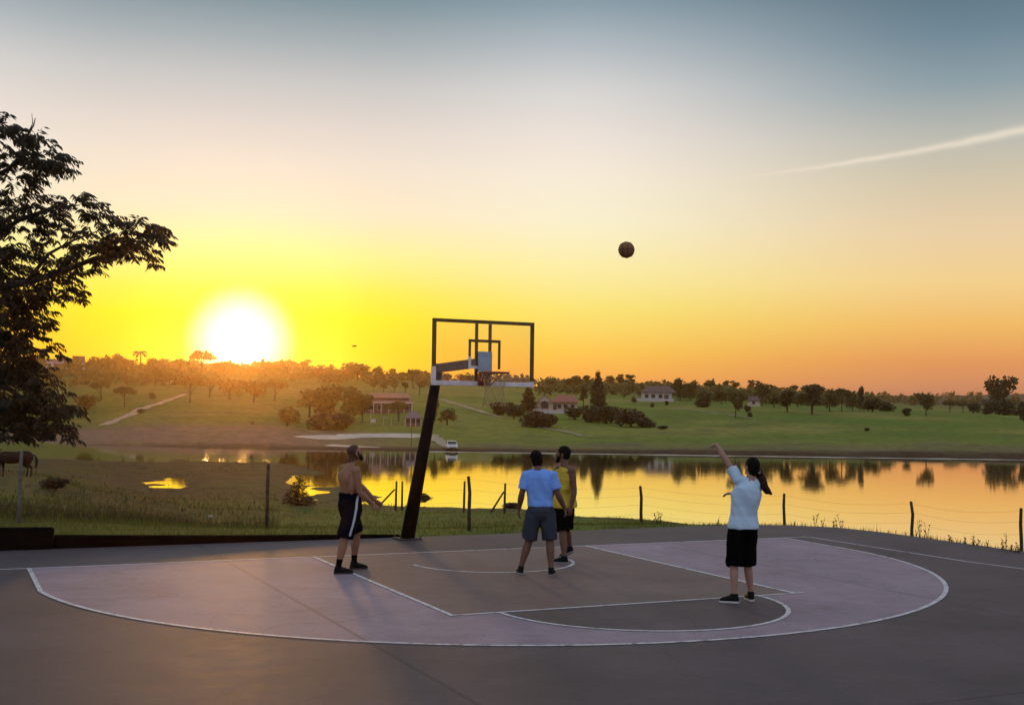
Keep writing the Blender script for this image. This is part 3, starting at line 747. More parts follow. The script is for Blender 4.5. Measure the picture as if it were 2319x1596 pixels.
V = Vector
def perp(t, ref):
    u = (ref - t * ref.dot(t)).normalized(); return u, t.cross(u)
def limb(mb, pts, rad, ref=V((0, -1, 0)), flat=1.0):
    """tapering limb through the joints; rad has one radius per sample, samples spread along the length"""
    pts = [V(p) for p in pts]
    seg = [(pts[i + 1] - pts[i]).length for i in range(len(pts) - 1)]; tot = sum(seg)
    n = len(rad); rings = []
    for i, r in enumerate(rad):
        s = tot * i / (n - 1); k = 0
        while k < len(seg) - 1 and s > seg[k]: s -= seg[k]; k += 1
        c_ = pts[k].lerp(pts[k + 1], min(1, s / seg[k]))
        # ease the direction round the joint
        t = (pts[k + 1] - pts[k]).normalized()
        if len(seg) > 1:
            w = max(0, 1 - abs(tot * i / (n - 1) - seg[0]) / (.22 * tot)) * .5
            o = (pts[1] - pts[0]).normalized() if k else (pts[-1] - pts[-2]).normalized()
            t = t.lerp(o, w).normalized()
        u, w_ = perp(t, ref)
        rings.append((c_, u * r, w_ * (r * flat)))
    a, b = rings[0], rings[-1]
    ta = (pts[0] - pts[1]).normalized(); tb = (pts[-1] - pts[-2]).normalized()
    rings = [(a[0] + ta * rad[0] * .75, a[1] * .5, a[2] * .5)] + rings + [(b[0] + tb * rad[-1] * .75, b[1] * .5, b[2] * .5)]
    mb.loft(rings)
def hand(mb, wrist, d, pn, curl, s=1.0, thumb=1):
    """palm, four unequal bent fingers, thumb from the side of the palm. d: pointing direction, pn: palm normal (towards which the fingers curl)"""
    d = V(d).normalized(); pn = V(pn); pn = (pn - d * pn.dot(d)).normalized(); side = d.cross(pn) * thumb
    w = V(wrist)
    mb.loft([(w - d * .02 * s, side * .027 * s, pn * .021 * s), (w + d * .02 * s, side * .033 * s, pn * .019 * s), (w + d * .06 * s, side * .042 * s, pn * .017 * s), (w + d * .092 * s, side * .041 * s, pn * .013 * s), (w + d * .102 * s, side * .030 * s, pn * .008 * s)])
    for k, (off, ln) in enumerate(((.031, .070), (.0105, .080), (-.0105, .074), (-.031, .058))):
        b = w + d * .09 * s + side * off * s
        p = [b - d * .02 * s, b]; a = curl * .35 + .04 * k
        dirv = d + side * off * 2.2
        for j, fr_ in enumerate((.45, .3, .25)):
            a += curl * .55
            q_ = (dirv.normalized() * math.cos(a) + pn * math.sin(a))
            p.append(p[-1] + q_ * ln * fr_ * s)
        mb.tube(p, [.0095 * s, .0095 * s, .009 * s, .0085 * s, .0065 * s], 8)
    b = w + d * .022 * s + side * .028 * s
    p = [b - side * .01 * s, b + (d * .6 + side * .7 + pn * .2).normalized() * .03 * s]
    p.append(p[-1] + (d * .85 + side * .45 + pn * .3 * (1 + curl)).normalized() * .03 * s)
    p.append(p[-1] + (d * .95 + side * .1 + pn * .4 * (1 + curl)).normalized() * .024 * s)
    mb.tube(p, [.014 * s, .0125 * s, .0105 * s, .008 * s], 8)

def head(mb, c_, f, up, s=1.0):
    """head with brow, nose, lips, chin and ears; c_ is the middle of the head (eye height)"""
    f = V(f).normalized(); up = V(up); up = (up - f * up.dot(f)).normalized(); rt = f.cross(up); c_ = V(c_)
    S = [(-.118, .030, .030, .052), (-.105, .046, .046, .042), (-.075, .058, .070, .022), (-.04, .066, .085, .008), (0, .072, .094, 0), (.04, .075, .098, -.006), (.075, .068, .088, -.012), (.102, .048, .064, -.014), (.116, .022, .03, -.014)]
    mb.loft([(c_ + up * h * s + f * o * s, rt * w * s, f * dpt * s) for h, w, dpt, o in S])
    P_ = lambda a, b, h: c_ + (f * a + rt * b + up * h) * s
    mb.tube([P_(.088, 0, .012), P_(.104, 0, -.016), P_(.112, 0, -.034), P_(.094, 0, -.042)], [.008 * s, .011 * s, .014 * s, .009 * s], 8)
    for sd in (-1, 1):
        mb.ball(P_(.104 * .88, sd * .010, -.038), .009 * s, 8, 6)
        mb.tube([P_(.086, sd * .012, .022), P_(.084, sd * .032, .026), P_(.070, sd * .052, .018)], [.009 * s, .010 * s, .008 * s], 6)
        mb.ball(P_(.062, sd * .048, -.022), .018 * s, 8, 6)
        mb.loft([(P_(-.012, sd * .068, -.034), f * .010 * s, up * .012 * s), (P_(-.012, sd * .078, -.012), f * .019 * s, up * .034 * s), (P_(-.014, sd * .087, -.006), f * .016 * s, up * .028 * s)])
    mb.tube([P_(.074, -.024, -.064), P_(.089, -.008, -.060), P_(.089, .008, -.060), P_(.074, .024, -.064)], [.006 * s, .0085 * s, .0085 * s, .006 * s], 6)
    mb.tube([P_(.074, -.020, -.072), P_(.087, 0, -.074), P_(.074, .020, -.072)], [.006 * s, .009 * s, .006 * s], 6)
    mb.ball(P_(.070, 0, -.104), .020 * s, 8, 6)
    feats = [(P_(.083, sd * .031, .002), .013 * s, 2) for sd in (-1, 1)] + [(P_(.09, x, -.067), .011 * s, 1) for x in (-.018, -.008, .0, .008, .018)]
    return feats, P_, (rt, f, up)

def person(px, py, label, pose, skin):
    g = on(px, py, 0)
    d = V((g.x - CAM.x, g.y - CAM.y, 0)).normalized(); r = V((d.y, -d.x, 0))
    root = empty('person', g, math.atan2(r.y, r.x), label, 'person')
    f = V(pose['f']).normalized(); rt = V((f.y, -f.x, 0)); up = V((0, 0, 1)); J = {k: V(v) for k, v in pose.items() if isinstance(v, tuple) and len(v) == 3 and not k.startswith('hand')}
    mb = MB(); k = pose.get('k', 1.0)
    pel, che, nec = J['pel'], J['che'], J['nec']
    sax = (J['shR'] - J['shL']).normalized()
    sp = lambda a: pel.lerp(che, a) if a <= 1 else che.lerp(nec, a - 1)
    def tr(pos, w, dd, fo=0.0, ax=None):
        a = (ax or rt); ff = V((-a.y, a.x, 0)).normalized()
        return (pos + ff * fo, a * w * k, ff * dd * k)
    mixr = lambda t: rt.lerp(sax, t).normalized()
    torso = [tr(pel - up * .12, .09, .07), tr(pel - up * .08, .150, .105), tr(pel, .168, .118, -.01), tr(sp(.3), .150, .102), tr(sp(.5), .146, .10, .0, mixr(.4)), tr(sp(.75), .160, .112, .0, mixr(.7)), tr(che, .172, .118, 0, sax),
             tr(sp(1.4), .160, .108, -.01, sax), tr(sp(1.7), .112, .085, -.015, sax), tr(sp(1.92), .075, .068, -.01, sax), tr(nec + (nec - che).normalized() * .02, .058, .058, 0, sax)]
    mb.loft(torso)
    hc = J['head']
    bk = -f
    for sd in ((-1, 1) if pose.get('cropped') else ()):
        mb.ball(sp(1.15) + sax * (sd * .085 * k) + bk * .075 * k, (.05 * k, .05 * k, .09 * k), 10, 8)
        mb.ball(sp(.82) + sax * (sd * .125 * k) + bk * .02, (.05 * k, .06 * k, .14 * k), 10, 8)
    mb.loft([(nec - (hc - nec).normalized() * .05, sax * .072, V((-sax.y, sax.x, 0)) * .070), (nec.lerp(hc, .25), sax * .056, V((-sax.y, sax.x, 0)) * .06), (nec.lerp(hc, .75), sax * .054, V((-sax.y, sax.x, 0)) * .06)])
    if pose.get('beard'):
        f2 = J['face'].normalized(); mb.ball(hc + f2 * .078 - V(pose.get('hup', (0, 0, 1))).normalized() * .116, .034, 10, 8)
    feats, P_, ax = head(mb, hc, J['face'], pose.get('hup', (0, 0, 1)), pose.get('hs', 1.0))
    for sd, nm in ((-1, 'L'), (1, 'R')):
        sh, el, wr = J['sh' + nm], J['el' + nm], J['wr' + nm]
        mb.ball(sh, (.062 * k, .062 * k, .066 * k), 14, 10)
        mb.loft([(sh, rt * .06 * k, up * .06 * k), (sh.lerp(sp(1.5), .6), rt * .03 + up * .06, f * .07)])
        limb(mb, [sh, el, wr], [.054 * k, .056 * k, .050 * k, .043 * k, .041 * k, .045 * k, .041 * k, .034 * k, .027 * k], ref=f)
        hd_, pn, cu = pose['hand' + nm]
        hand(mb, wr, hd_, pn, cu, pose.get('hk', 1.0), thumb=pose.get('th' + nm, sd))
        hip = pel + rt * (sd * .092 * k) - up * .04
        kn, an = J['kn' + nm], J['an' + nm]
        limb(mb, [hip, kn, an], [.092 * k, .092 * k, .084 * k, .072 * k, .060 * k, .055 * k, .057 * k, .058 * k, .049 * k, .039 * k, .035 * k], ref=f)
        mb.ball(kn + f * .012, .052 * k, 10, 8)
        toe = J['toe' + nm]; fd = (toe - an); 
        mb.loft([(an + V((0, 0, .0)), fd.normalized() * .036, fd.normalized().cross(up) * .034), (an - up * .04 + fd * .12, fd.normalized() * .05, fd.normalized().cross(up) * .036), (an - up * .055 + fd * .25, fd.normalized() * .05, fd.normalized().cross(up) * .036)])
    me = blend(mb, .0075, 3, factor=.45)
    body = link('body', me, [skin, X['lip'], X['eye'], X['hair'], X['hair_short']], root)
    mi = np.zeros(len(me.polygons), np.int32)
    ce = np.empty(len(me.polygons) * 3, np.float32); me.polygons.foreach_get('center', ce); ce = ce.reshape(-1, 3)
    for p, r_, m_ in feats: mi[np.linalg.norm(ce - np.array(p), axis=1) < r_] = m_
    q_ = (ce - np.array(hc)) / pose.get('hs', 1.0); b_ = np.abs(q_ @ np.array(ax[0])); a_ = q_ @ np.array(ax[1]); h_ = q_ @ np.array(ax[2])
    if pose.get('beard'):
        bd = (h_ < -.040) & (h_ > -.15) & (a_ > .012 + np.clip(-.10 - h_, 0, 1) * .8) & ~((b_ < .026) & (h_ > -.076) & (h_ < -.056) & (a_ > .07)) & ~((h_ > -.046) & (a_ > .072))
        bd |= (h_ <= .012) & (h_ >= -.045) & (a_ > -.002) & (a_ < .032) & (b_ > .045)
        mi[bd] = 3
    if pose.get('cropped'):
        hr_ = ((h_ > .040 + np.clip(a_, 0, 1) * .62) | ((a_ < -.002) & (h_ > -.085))) & (b_ < .078) & (h_ > -.12)
        mi[hr_] = 4
    me.polygons.foreach_set('material_index', mi)
    # shoes
    for nm in 'LR':
        an, toe = J['an' + nm], J['toe' + nm]
        lift = pose.get('lift' + nm, 0.0)
        fd = V((toe.x - an.x, toe.y - an.y, 0)); L_ = fd.length; fd = fd / L_; sd = fd.cross(up)
        heel = V((an.x, an.y, 0)) - fd * .055; 
        ln = L_ + .055
        zb = lambda s: lift * max(0, 1 - s / .8)
        q_ = lambda s, z: heel + fd * ln * s + up * (z + zb(s))
        mb = MB()
        mb.loft([(q_(-.02, .045), sd * .020, up * .03), (q_(.06, .052), sd * .036, up * .048), (q_(.25, .058), sd * .041, up * .056), (q_(.45, .052), sd * .043, up * .046), (q_(.68, .042), sd * .050, up * .036), (q_(.88, .034), sd * .043, up * .028), (q_(1.0, .028), sd * .022, up * .016)])
        hi = pose.get('shoe_top', .0)
        top = J['kn' + nm]; ad = (top - an).normalized()
        mb.loft([(an - up * .05, fd * .056, sd * .042), (an + ad * (.012 + hi), fd * .050, sd * .045), (an + ad * (.02 + hi), fd * .044, sd * .04)])
        sh_me = blend(mb, .007, 2)
        so_ = link('shoe', sh_me, X['shoe'], root)
        mb = MB(); n = 12
        out = []
        for s, w in ((-.03, .018), (.02, .034), (.2, .040), (.42, .040), (.66, .052), (.86, .046), (.98, .026), (1.02, .010)): out.append((s, w))
        ring = [(s, w) for s, w in out] + [(s, -w) for s, w in out[::-1]]
        v = [q_(s, .001) + sd * w for s, w in ring] + [q_(s, .024) + sd * w for s, w in ring]
        nn = len(ring)
        mb.add(v, [tuple(range(nn)), tuple(range(nn, 2 * nn))[::-1]] + [(i, (i + 1) % nn, nn + (i + 1) % nn, nn + i) for i in range(nn)])
        mb.build('sole', pose.get('sole', X['sole_grey']), so_)
    # clothes
    cl = pose['clothes']
    def shorts(m, waist_z, hem, wr_=.012, seed=0.0, loose=1.0, drop={}):
        mb = MB()
        mb.loft([tr(sp(waist_z), .158, .118), tr(sp(waist_z * .5), .166, .124), tr(pel - up * .02, .184, .135, -.012), tr(pel - up * .10, .182, .13, -.008), tr(pel - up * .16, .12, .10)])
        for sd, nm in ((-1, 'L'), (1, 'R')):
            hip = pel + rt * (sd * .095) - up * .03; kn, an = J['kn' + nm], J['an' + nm]
            h = hem[nm] if isinstance(hem, dict) else hem
            def pos(a): return hip.lerp(kn, a) if a <= 1 else kn.lerp(an, a - 1)
            prev = []
            for a, r_ in ((0, .105), (.2, .112), (.45, .110), (.75, .106), (.93, .105), (1.0, .103)):
                a = a * h
                t = (pos(min(a + .03, 2)) - pos(max(a - .03, 0))).normalized(); u, w_ = perp(t, f)
                prev.append((pos(a), u * r_ * loose * max(1, k), w_ * r_ * loose * .95 * max(1, k)))
            mb.loft(prev)
        return link('shorts', blend(mb, .010, 2, .015, 9, seed, folds=True), m, root)
    def shirt(m, hem_dz, sleeves, name='shirt', seed=0.0, loose=1.0, hemw=(.178, .135)):
        mb = MB(); l = loose
        hp = pel + up * hem_dz
        rr_ = [tr(hp, hemw[0], hemw[1], -.004), tr(hp + up * .05, hemw[0] * .99, hemw[1] * .98, -.004), tr(sp(.35) , .172 * l, .128 * l), tr(sp(.6), .176 * l, .128 * l, 0, mixr(.5)), tr(che, .192 * l, .137 * l, 0, sax), tr(sp(1.4), .176 * l, .124 * l, -.01, sax), tr(sp(1.7), .125 * l, .098 * l, -.014, sax), tr(sp(1.9), .082, .080, -.01, sax)]
        mb.loft(rr_)
        for sd, nm in ((-1, 'L'), (1, 'R')):
            sh, el = J['sh' + nm], J['el' + nm]
            if sleeves:
                t = (el - sh).normalized(); u, w_ = perp(t, f)
                kk = max(1, k); mb.ball(sh - up * .002, .073 * kk, 12, 8)
                mb.loft([(sh - t * .03, u * .070 * kk, w_ * .071 * kk), (sh + t * .08, u * .072 * kk, w_ * .072 * kk), (sh + t * sleeves, u * .075 * kk, w_ * .071 * kk)])
                mb.loft([(sh - up * .004, rt * .02 + up * .072, f * .076), (sh.lerp(sp(1.3), .6), rt * .02 + up * .1, f * .10)])
                mb.loft([(sh - up * .004, rt * sd * .01 + up * .070 * kk, f * .072 * kk), (nec.lerp(sh, .35) - up * .035, rt * .01 + up * .072, f * .080), (nec - up * .045, up * .06, f * .085)])
            else:
                mb.loft([(sh.lerp(nec, .18) - up * .005, sax * .045, V((-sax.y, sax.x, 0)) * .06), (sh.lerp(nec, .5) - up * .06, sax * .05, V((-sax.y, sax.x, 0)) * .1), (sp(1.0).lerp(sh, .3), sax * .05, V((-sax.y, sax.x, 0)) * .12)])
        return link(name, blend(mb, .010, 2, .016, 8, seed, folds=True), m, root)
    pose['build'](dict(hs=pose.get('hs', 1.0), root=root, J=J, f=f, rt=rt, up=up, P=P_, ax=ax, sp=sp, tr=tr, shorts=shorts, shirt=shirt, k=k, pel=pel, sax=sax))
    return root

def hair_cap(c, m, parts, name='hair', vox=.008, rough=.004):
    mb = MB()
    for a, b, h, ra, rb, rh in parts:
        rt_, f_, u_ = c['ax']; ctr = c['P'](a, b, h); ra, rb, rh = (q_ * c['hs'] for q_ in (ra, rb, rh))
        mb.loft([(ctr + u_ * (z * rh), rt_ * (rb * math.sqrt(max(.02, 1 - z * z))), f_ * (ra * math.sqrt(max(.02, 1 - z * z)))) for z in (-.98, -.85, -.6, -.3, 0, .3, .6, .85, .98)])
    return link(name, blend(mb, vox, 2, rough, 38, 3), m, c['root'])

def b_man1(c):
    c['shorts'](X['navy'], .46, {'L': .98, 'R': 1.06}, seed=2.0, loose=1.04)
    J = c['J']; f, rt = c['f'], c['rt']
    sh = [o for o in c['root'].children if o.name.startswith('shorts')][0]
    from mathutils.bvhtree import BVHTree
    bv = BVHTree.FromPolygons([v.co for v in sh.data.vertices], [tuple(p.vertices) for p in sh.data.polygons])
    top, bot = c['pel'] + V((0, 0, .13)), J['knR'] + V((0, 0, .01))
    v = []; nst = 26
    for i in range(nst + 1):
        p = top.lerp(bot, i / nst)
        for e_ in (-.016, .016):
            q_ = p + f * e_ + rt * .4
            h_ = bv.ray_cast(q_, -rt)[0] or (p + rt * .15)
            v += [h_ + rt * .006, h_ - rt * .008]
    fs = []
    for i in range(nst):
        a = 4 * i
        fs += [(a, a + 2, a + 6, a + 4), (a, a + 4, a + 5, a + 1), (a + 2, a + 3, a + 7, a + 6)]
    MB().add(v, fs).build('side_stripe', X['stripe'], sh, True)
    for nm in 'LR':
        mb = MB(); ad = (J['kn' + nm] - J['an' + nm]).normalized(); u, w = perp(ad, f)
        mb.loft([(J['an' + nm] - ad * .02, u * .044, w * .042), (J['an' + nm] + ad * .05, u * .043, w * .042), (J['an' + nm] + ad * .115, u * .048, w * .048)])
        link('sock', blend(mb, .008, 1), X['black'], c['root'])
person(790, 1293, 'shirtless bearded man in dark shorts with a white side stripe, arms held low', dict(
    f=(.78, .62, 0), k=1.13, pel=(0, 0, .985), che=(-.035, .0, 1.34), nec=(-.005, .0, 1.555), head=(.05, .035, 1.73), face=(.80, .40, .36), hup=(-.3, -.15, 1), hs=1.06,
    shL=(-.09, .17, 1.485), elL=(.15, .29, 1.22), wrL=(.36, .32, 1.015), shR=(.075, -.165, 1.475), elR=(.125, -.17, 1.175), wrR=(.325, -.06, .985),
    handL=((.7, .0, -.5), (.2, -.6, -.4), .5), handR=((.75, .12, -.62), (-.2, .6, -.35), .5), thR=-1, thL=1,
    knR=(-.07, -.20, .535), anR=(-.155, -.27, .10), toeR=(.06, -.235, .03), knL=(.095, .20, .56), anL=(.07, .24, .11), toeL=(.27, .30, .03),
    beard=1, cropped=1, shoe_top=.0, sole=X['sole_dark'], clothes=1, build=b_man1), X['skin_tan'])

def b_blue(c):
    c['shorts'](X['slate'], .25, .98, seed=5.0, loose=1.06)
    c['shirt'](X['blue'], .04, .20, seed=1.0, loose=1.03, hemw=(.178, .135))
    hair_cap(c, X['hair'], [(-.014, 0, .032, .106, .086, .098), (-.050, 0, -.02, .066, .078, .10)])
    J = c['J']
    mb = MB(); w = J['wrL'] - (J['elL'] - J['wrL']).normalized() * -.02
person(1212, 1300, 'man in a bright blue T-shirt and slate shorts seen from behind, feet apart', dict(
    f=(-.12, 1, 0), k=1.08, pel=(.062, 0, .955), che=(.045, .01, 1.33), nec=(.02, .02, 1.535), head=(-.015, .06, 1.685), face=(-.35, .9, .22), hup=(-.12, -.15, 1), hs=1.06,
    shL=(-.150, .0, 1.435), elL=(-.215, -.02, 1.17), wrL=(-.255, .08, .945), shR=(.235, .0, 1.435), elR=(.315, -.03, 1.175), wrR=(.415, .06, .975),
    handL=((-.08, .15, -1), (.9, .3, 0), .45), handR=((.25, .15, -1), (-.9, .3, 0), .45),
    knL=(-.10, .05, .50), anL=(-.215, .02, .10), toeL=(-.25, .21, .03), knR=(.205, .02, .50), anR=(.228, -.08, .10), toeR=(.262, .11, .03),
    sole=X['sole_grey'], clothes=1, build=b_blue), X['skin_brown'])

def b_yellow(c):
    c['shorts'](X['black'], .2, .98, seed=8.0)
    c['shirt'](X['yellow'], -.075, 0, 'tank_top', seed=3.0, loose=1.04, hemw=(.215, .19))
    hair_cap(c, X['hair'], [(-.016, 0, .045, .104, .084, .092), (-.050, 0, .0, .066, .077, .075)])
person(1275, 1270, 'man in a yellow tank top and black shorts beside the blue-shirted man', dict(
    f=(-.82, .55, 0), k=1.06, pel=(.0, .0, .93), che=(.015, .0, 1.30), nec=(.0, .01, 1.515), head=(-.025, .03, 1.695), face=(-.92, .30, .16), hup=(.1, 0, 1), hs=1.06,
    shL=(.12, -.165, 1.44), elL=(.165, -.20, 1.135), wrL=(.115, -.22, .875), shR=(-.105, .165, 1.44), elR=(-.13, .24, 1.15), wrR=(-.22, .22, .92),
    handL=((-.15, .0, -1), (-.5, .7, 0), .45), handR=((-.25, 0, -1), (.4, -.7, 0), .45),
    knL=(-.015, -.20, .49), anL=(.015, -.27, .10), toeL=(-.17, -.22, .03), knR=(.045, .16, .50), anR=(.105, .36, .19), toeR=(-.06, .50, .05), liftR=.10, beard=1,
    sole=X['sole_grey'], clothes=1, build=b_yellow), X['skin_brown'])

def b_woman(c):
    c['shorts'](X['black'], .25, 1.06, seed=12.0, loose=1.04)
    c['shirt'](X['whitetee'], -.03, .17, seed=6.0, loose=1.08, hemw=(.215, .165))
    hair_cap(c, X['hair'], [(-.014, 0, .028, .106, .086, .100), (-.052, 0, -.02, .062, .078, .095)])
    P_ = c['P']; mb = MB()
    s0 = P_(-.10, .0, .01)
    mb.tube([s0, V((.205, .12, 1.63)), V((.235, .08, 1.55)), V((.265, .05, 1.47)), V((.315, .02, 1.40)), V((.375, .0, 1.365))], [.03, .05, .062, .058, .040, .010], 12)
    link('ponytail', blend(mb, .008, 2, .008, 30, 5), X['hair_brown'], c['root'])
    mb = MB(); mb.tube([s0 + (V((.205, .12, 1.63)) - s0) * .35, s0 + (V((.205, .12, 1.63)) - s0) * .65], [.040, .042], 12); mb.build('hair_tie', X['stripe'], c['root'], True)
person(1680, 1360, 'woman with a ponytail in a pale T-shirt, one arm raised after a shot', dict(
    f=(-.55, .84, 0), k=.96, pel=(.005, 0, .955), che=(.04, .0, 1.33), nec=(.095, .04, 1.545), head=(.115, .07, 1.71), face=(-.55, .8, .25), hup=(.08, -.1, 1), hs=1.04,
    shL=(-.065, .0, 1.545), elL=(-.20, .09, 1.765), wrL=(-.345, .18, 1.99), shR=(.20, .10, 1.485), elR=(.10, .36, 1.31), wrR=(-.12, .40, 1.345),
    handL=((-.85, .15, -.38), (-.1, 0, -1), .85), handR=((-1, -.1, -.12), (0, -.3, -1), .4), hk=.95,
    knL=(-.105, -.10, .475), anL=(-.10, -.19, .10), toeL=(-.285, -.17, .03), knR=(.065, .02, .475), anR=(.11, .05, .10), toeR=(.055, .24, .03),
    sole=X['sole_white'], clothes=1, build=b_woman), X['skin_pale'])

# ------------------------------------------------------------------ fence along the pasture
rng = random.Random(7)
fence_pts = []
for vx, t, top in ((-560, 22.5, 1000), (47, 24.3, 1020), (607, 23.9, 1050), (1065, 24.4, 1078), (1453, 27.0, 1100), (1776, 28.6, 1117), (2065, 26.0, 1135), (2312, 24.0, 1150), (2560, 22.0, 1165)):
    p = at(vx, top, t); fence_pts.append((V((p.x, p.y, H(p.x, p.y))), p.z))
fence = empty('wire_fence', fence_pts[3][0], 0, 'wire fence on weathered wooden posts between the court and the lake', 'fence')
F0 = fence_pts[3][0]
for i, (b, zt) in enumerate(fence_pts):
    mb = MB(); jx, jy = rng.uniform(-.05, .05), rng.uniform(-.05, .05)
    r = .035 if i > 3 else .037
    hgt = zt - b.z
    mb.tube([b - F0 - V((0, 0, .3)), b - F0 + V((jx * .4, jy * .4, hgt * .35)), b - F0 + V((jx * .2, -jy * .5, hgt * .7)), b - F0 + V((jx, jy, hgt))], [r * 1.1, r, r * .95, r * .85], 9)
    mb.build('post', X['post_grey'] if i == 1 else X['post'], fence, True)
for k, fr_ in enumerate((.28, .52, .75, .95)):
    mb = MB()
    for i in range(len(fence_pts) - 1):
        a, b = fence_pts[i], fence_pts[i + 1]
        pa, pb_ = V((a[0].x, a[0].y, a[0].z + (a[1] - a[0].z) * fr_)), V((b[0].x, b[0].y, b[0].z + (b[1] - b[0].z) * fr_))
        mb.tube([pa.lerp(pb_, s) - F0 - V((0, 0, .10 * math.sin(math.pi * s))) for s in np.linspace(0, 1, 9)], .0016, 5, False)
    mb.build('wire', X['wire'], fence)

def braced_post(vx0, vy0, vtop, dx, t, label, two=False, grp='old fence posts at the water edge'):
    p = at(vx0, vy0, t); p = V((p.x, p.y, H(p.x, p.y))); k = t / FPX
    h = max(.5, (CAM.z - t * (vtop - hy(vx0)) / FPX) - p.z)
    e = empty('braced_post', p, 0, label, 'post', grp)
    mb = MB(); mb.tube([(0, 0, -.3), (.01, 0, h * .5), (.03, .01, h)], [.075, .07, .06], 8); mb.build('post', X['post'], e, True)
    if dx:
        b = RH * (dx * k); mb = MB(); z0 = H(p.x + b.x, p.y + b.y) - p.z
        mb.tube([(b.x, b.y, z0 - .1), (b.x * .06, b.y * .06, h * .72)], [.06, .05], 8); mb.build('brace', X['post'], e, True)
    if two:
        b = RH * (two * k); mb = MB(); mb.tube([(b.x, b.y, -.3), (b.x, b.y, h)], [.075, .06], 8); mb.build('post', X['post'], e, True)
    return e
braced_post(896, 1133, 1088, -48, 74, 'pair of old posts with a long slanting brace left of the hoop pole', 14)
braced_post(1142, 1150, 1093, -33, 71, 'single old post propped by a short slanting brace at the lake edge')
braced_post(1050, 1150, 1088, 0, 70, 'plain old post at the lake edge close beside a tall fence post')

# ------------------------------------------------------------------ horse grazing at the left edge
X['coat'] = mat('horse_coat', (.009, .006, .005), .7, .3, 3, spec=.15)
X['mane'] = mat('horse_mane', (.008, .006, .006), .7)
hp, ht = hit(48, 1079, 50)
hd_ = V((hp.x - CAM.x, hp.y - CAM.y, 0)).normalized(); hr = V((hd_.y, -hd_.x, 0))
horse = empty('horse', hp - hr * .32, math.atan2(hr.y, hr.x) , 'dark horse with a long tail grazing behind the fence under the tree', 'horse')
mb = MB()    # local x to the tail (right in the picture), head towards -x
body = [(-1.02, 1.02, .10, .14), (-.85, 1.10, .20, .27), (-.6, 1.10, .25, .34), (-.3, 1.07, .27, .35), (0, 1.07, .28, .34), (.3, 1.12, .28, .32), (.58, 1.17, .27, .29), (.8, 1.14, .20, .25), (.93, 1.08, .10, .14)]
mb.loft([(V((x, 0, z)), V((0, w, 0)), V((0, 0, h))) for x, z, w, h in body])
mb.loft([(V((x, 0, z)), V((0, w, 0)), V((h * .8, 0, h * .6))) for x, z, w, h in ((-.72, 1.24, .17, .30), (-1.0, 1.14, .14, .25), (-1.3, .88, .11, .19), (-1.5, .66, .09, .15))])
mb.loft([(V((x, 0, z)), V((0, w, 0)), V((h, 0, h * .35))) for x, z, w, h in ((-1.44, .76, .08, .10), (-1.52, .62, .10, .14), (-1.58, .44, .085, .115), (-1.60, .28, .06, .075), (-1.61, .16, .065, .075), (-1.61, .11, .045, .05))])
for s in (-1, 1):
    mb.tube([(-1.42, s * .07, .78), (-1.36, s * .09, .86), (-1.33, s * .095, .92)], [.035, .032, .01], 6)
    q_ = s * .15; o_ = s * .10
    mb.tube([(-.72, q_, 1.0), (-.74 + o_, q_, .72), (-.72 + o_, q_, .50), (-.73 + o_, q_, .42), (-.72 + o_, q_, .18), (-.73 + o_, q_, .10), (-.76 + o_, q_, .02)], [.15, .10, .062, .065, .042, .05, .065], 10)
    mb.tube([(.62, q_, 1.05), (.60 - o_, q_ * 1.05, .78), (.56 - o_, q_, .66), (.76 - o_, q_, .50), (.74 - o_, q_, .30), (.73 - o_, q_, .12), (.69 - o_, q_, .02)], [.22, .16, .11, .065, .046, .052, .065], 10)
link('body', blend(mb, .025, 4), X['coat'], horse)
mb = MB(); mb.tube([(.90, 0, 1.22), (1.02, 0, 1.16), (1.10, .01, .95), (1.09, .02, .65), (1.05, .02, .40)], [.045, .06, .09, .085, .015], 9); link('tail', blend(mb, .02, 2, .02, 12), X['mane'], horse)
mb = MB(); mb.loft([(V((x, 0, z)), V((0, .05, 0)), V((.06, 0, .09))) for x, z in ((-.75, 1.50), (-1.0, 1.36), (-1.25, 1.13), (-1.45, .86))]); link('mane', blend(mb, .02, 2, .02, 14), X['mane'], horse)

# ------------------------------------------------------------------ trees, bushes
def leaf_quads(centres, rad, n, size, seed, flat=1.0, shell=.55, aspect=.6, droop=0.0):
    """leaf clumps scattered through lobes: returns vertex and face arrays"""
    g = np.random.default_rng(seed)
    cs, rs = np.array(centres, float), np.array(rad, float)
    w = (rs[:, 0] * rs[:, 1] * rs[:, 2]) ** .72; pick = g.choice(len(cs), n, p=w / w.sum())
    d = g.normal(size=(n, 3)); d /= np.linalg.norm(d, axis=1)[:, None]
    rr = g.uniform(shell ** 3, 1, n) ** (1 / 3); rr = np.where(g.random(n) < .22, g.random(n) * shell, rr)
    p = cs[pick] + d * rr[:, None] * rs[pick]
    a = g.normal(size=(n, 3)); a[:, 2] -= droop; a[:, 2] *= flat; a /= np.linalg.norm(a, axis=1)[:, None]
    b = np.cross(a, g.normal(size=(n, 3))); b /= np.linalg.norm(b, axis=1)[:, None]
    nn = np.cross(a, b)
    s = size * g.uniform(.55, 1.35, n)[:, None]
    h = s * aspect
    v = np.stack([p - a * s * .5, p - b * h * .5 + nn * s * .12, p + a * s * .5 - nn * s * .1, p + b * h * .5 + nn * s * .12], 1).reshape(-1, 3)
    i = np.arange(n)[:, None] * 4
    f = np.concatenate([i + [0, 1, 2], i + [0, 2, 3]], 0)
    return v, f
KIND = {}
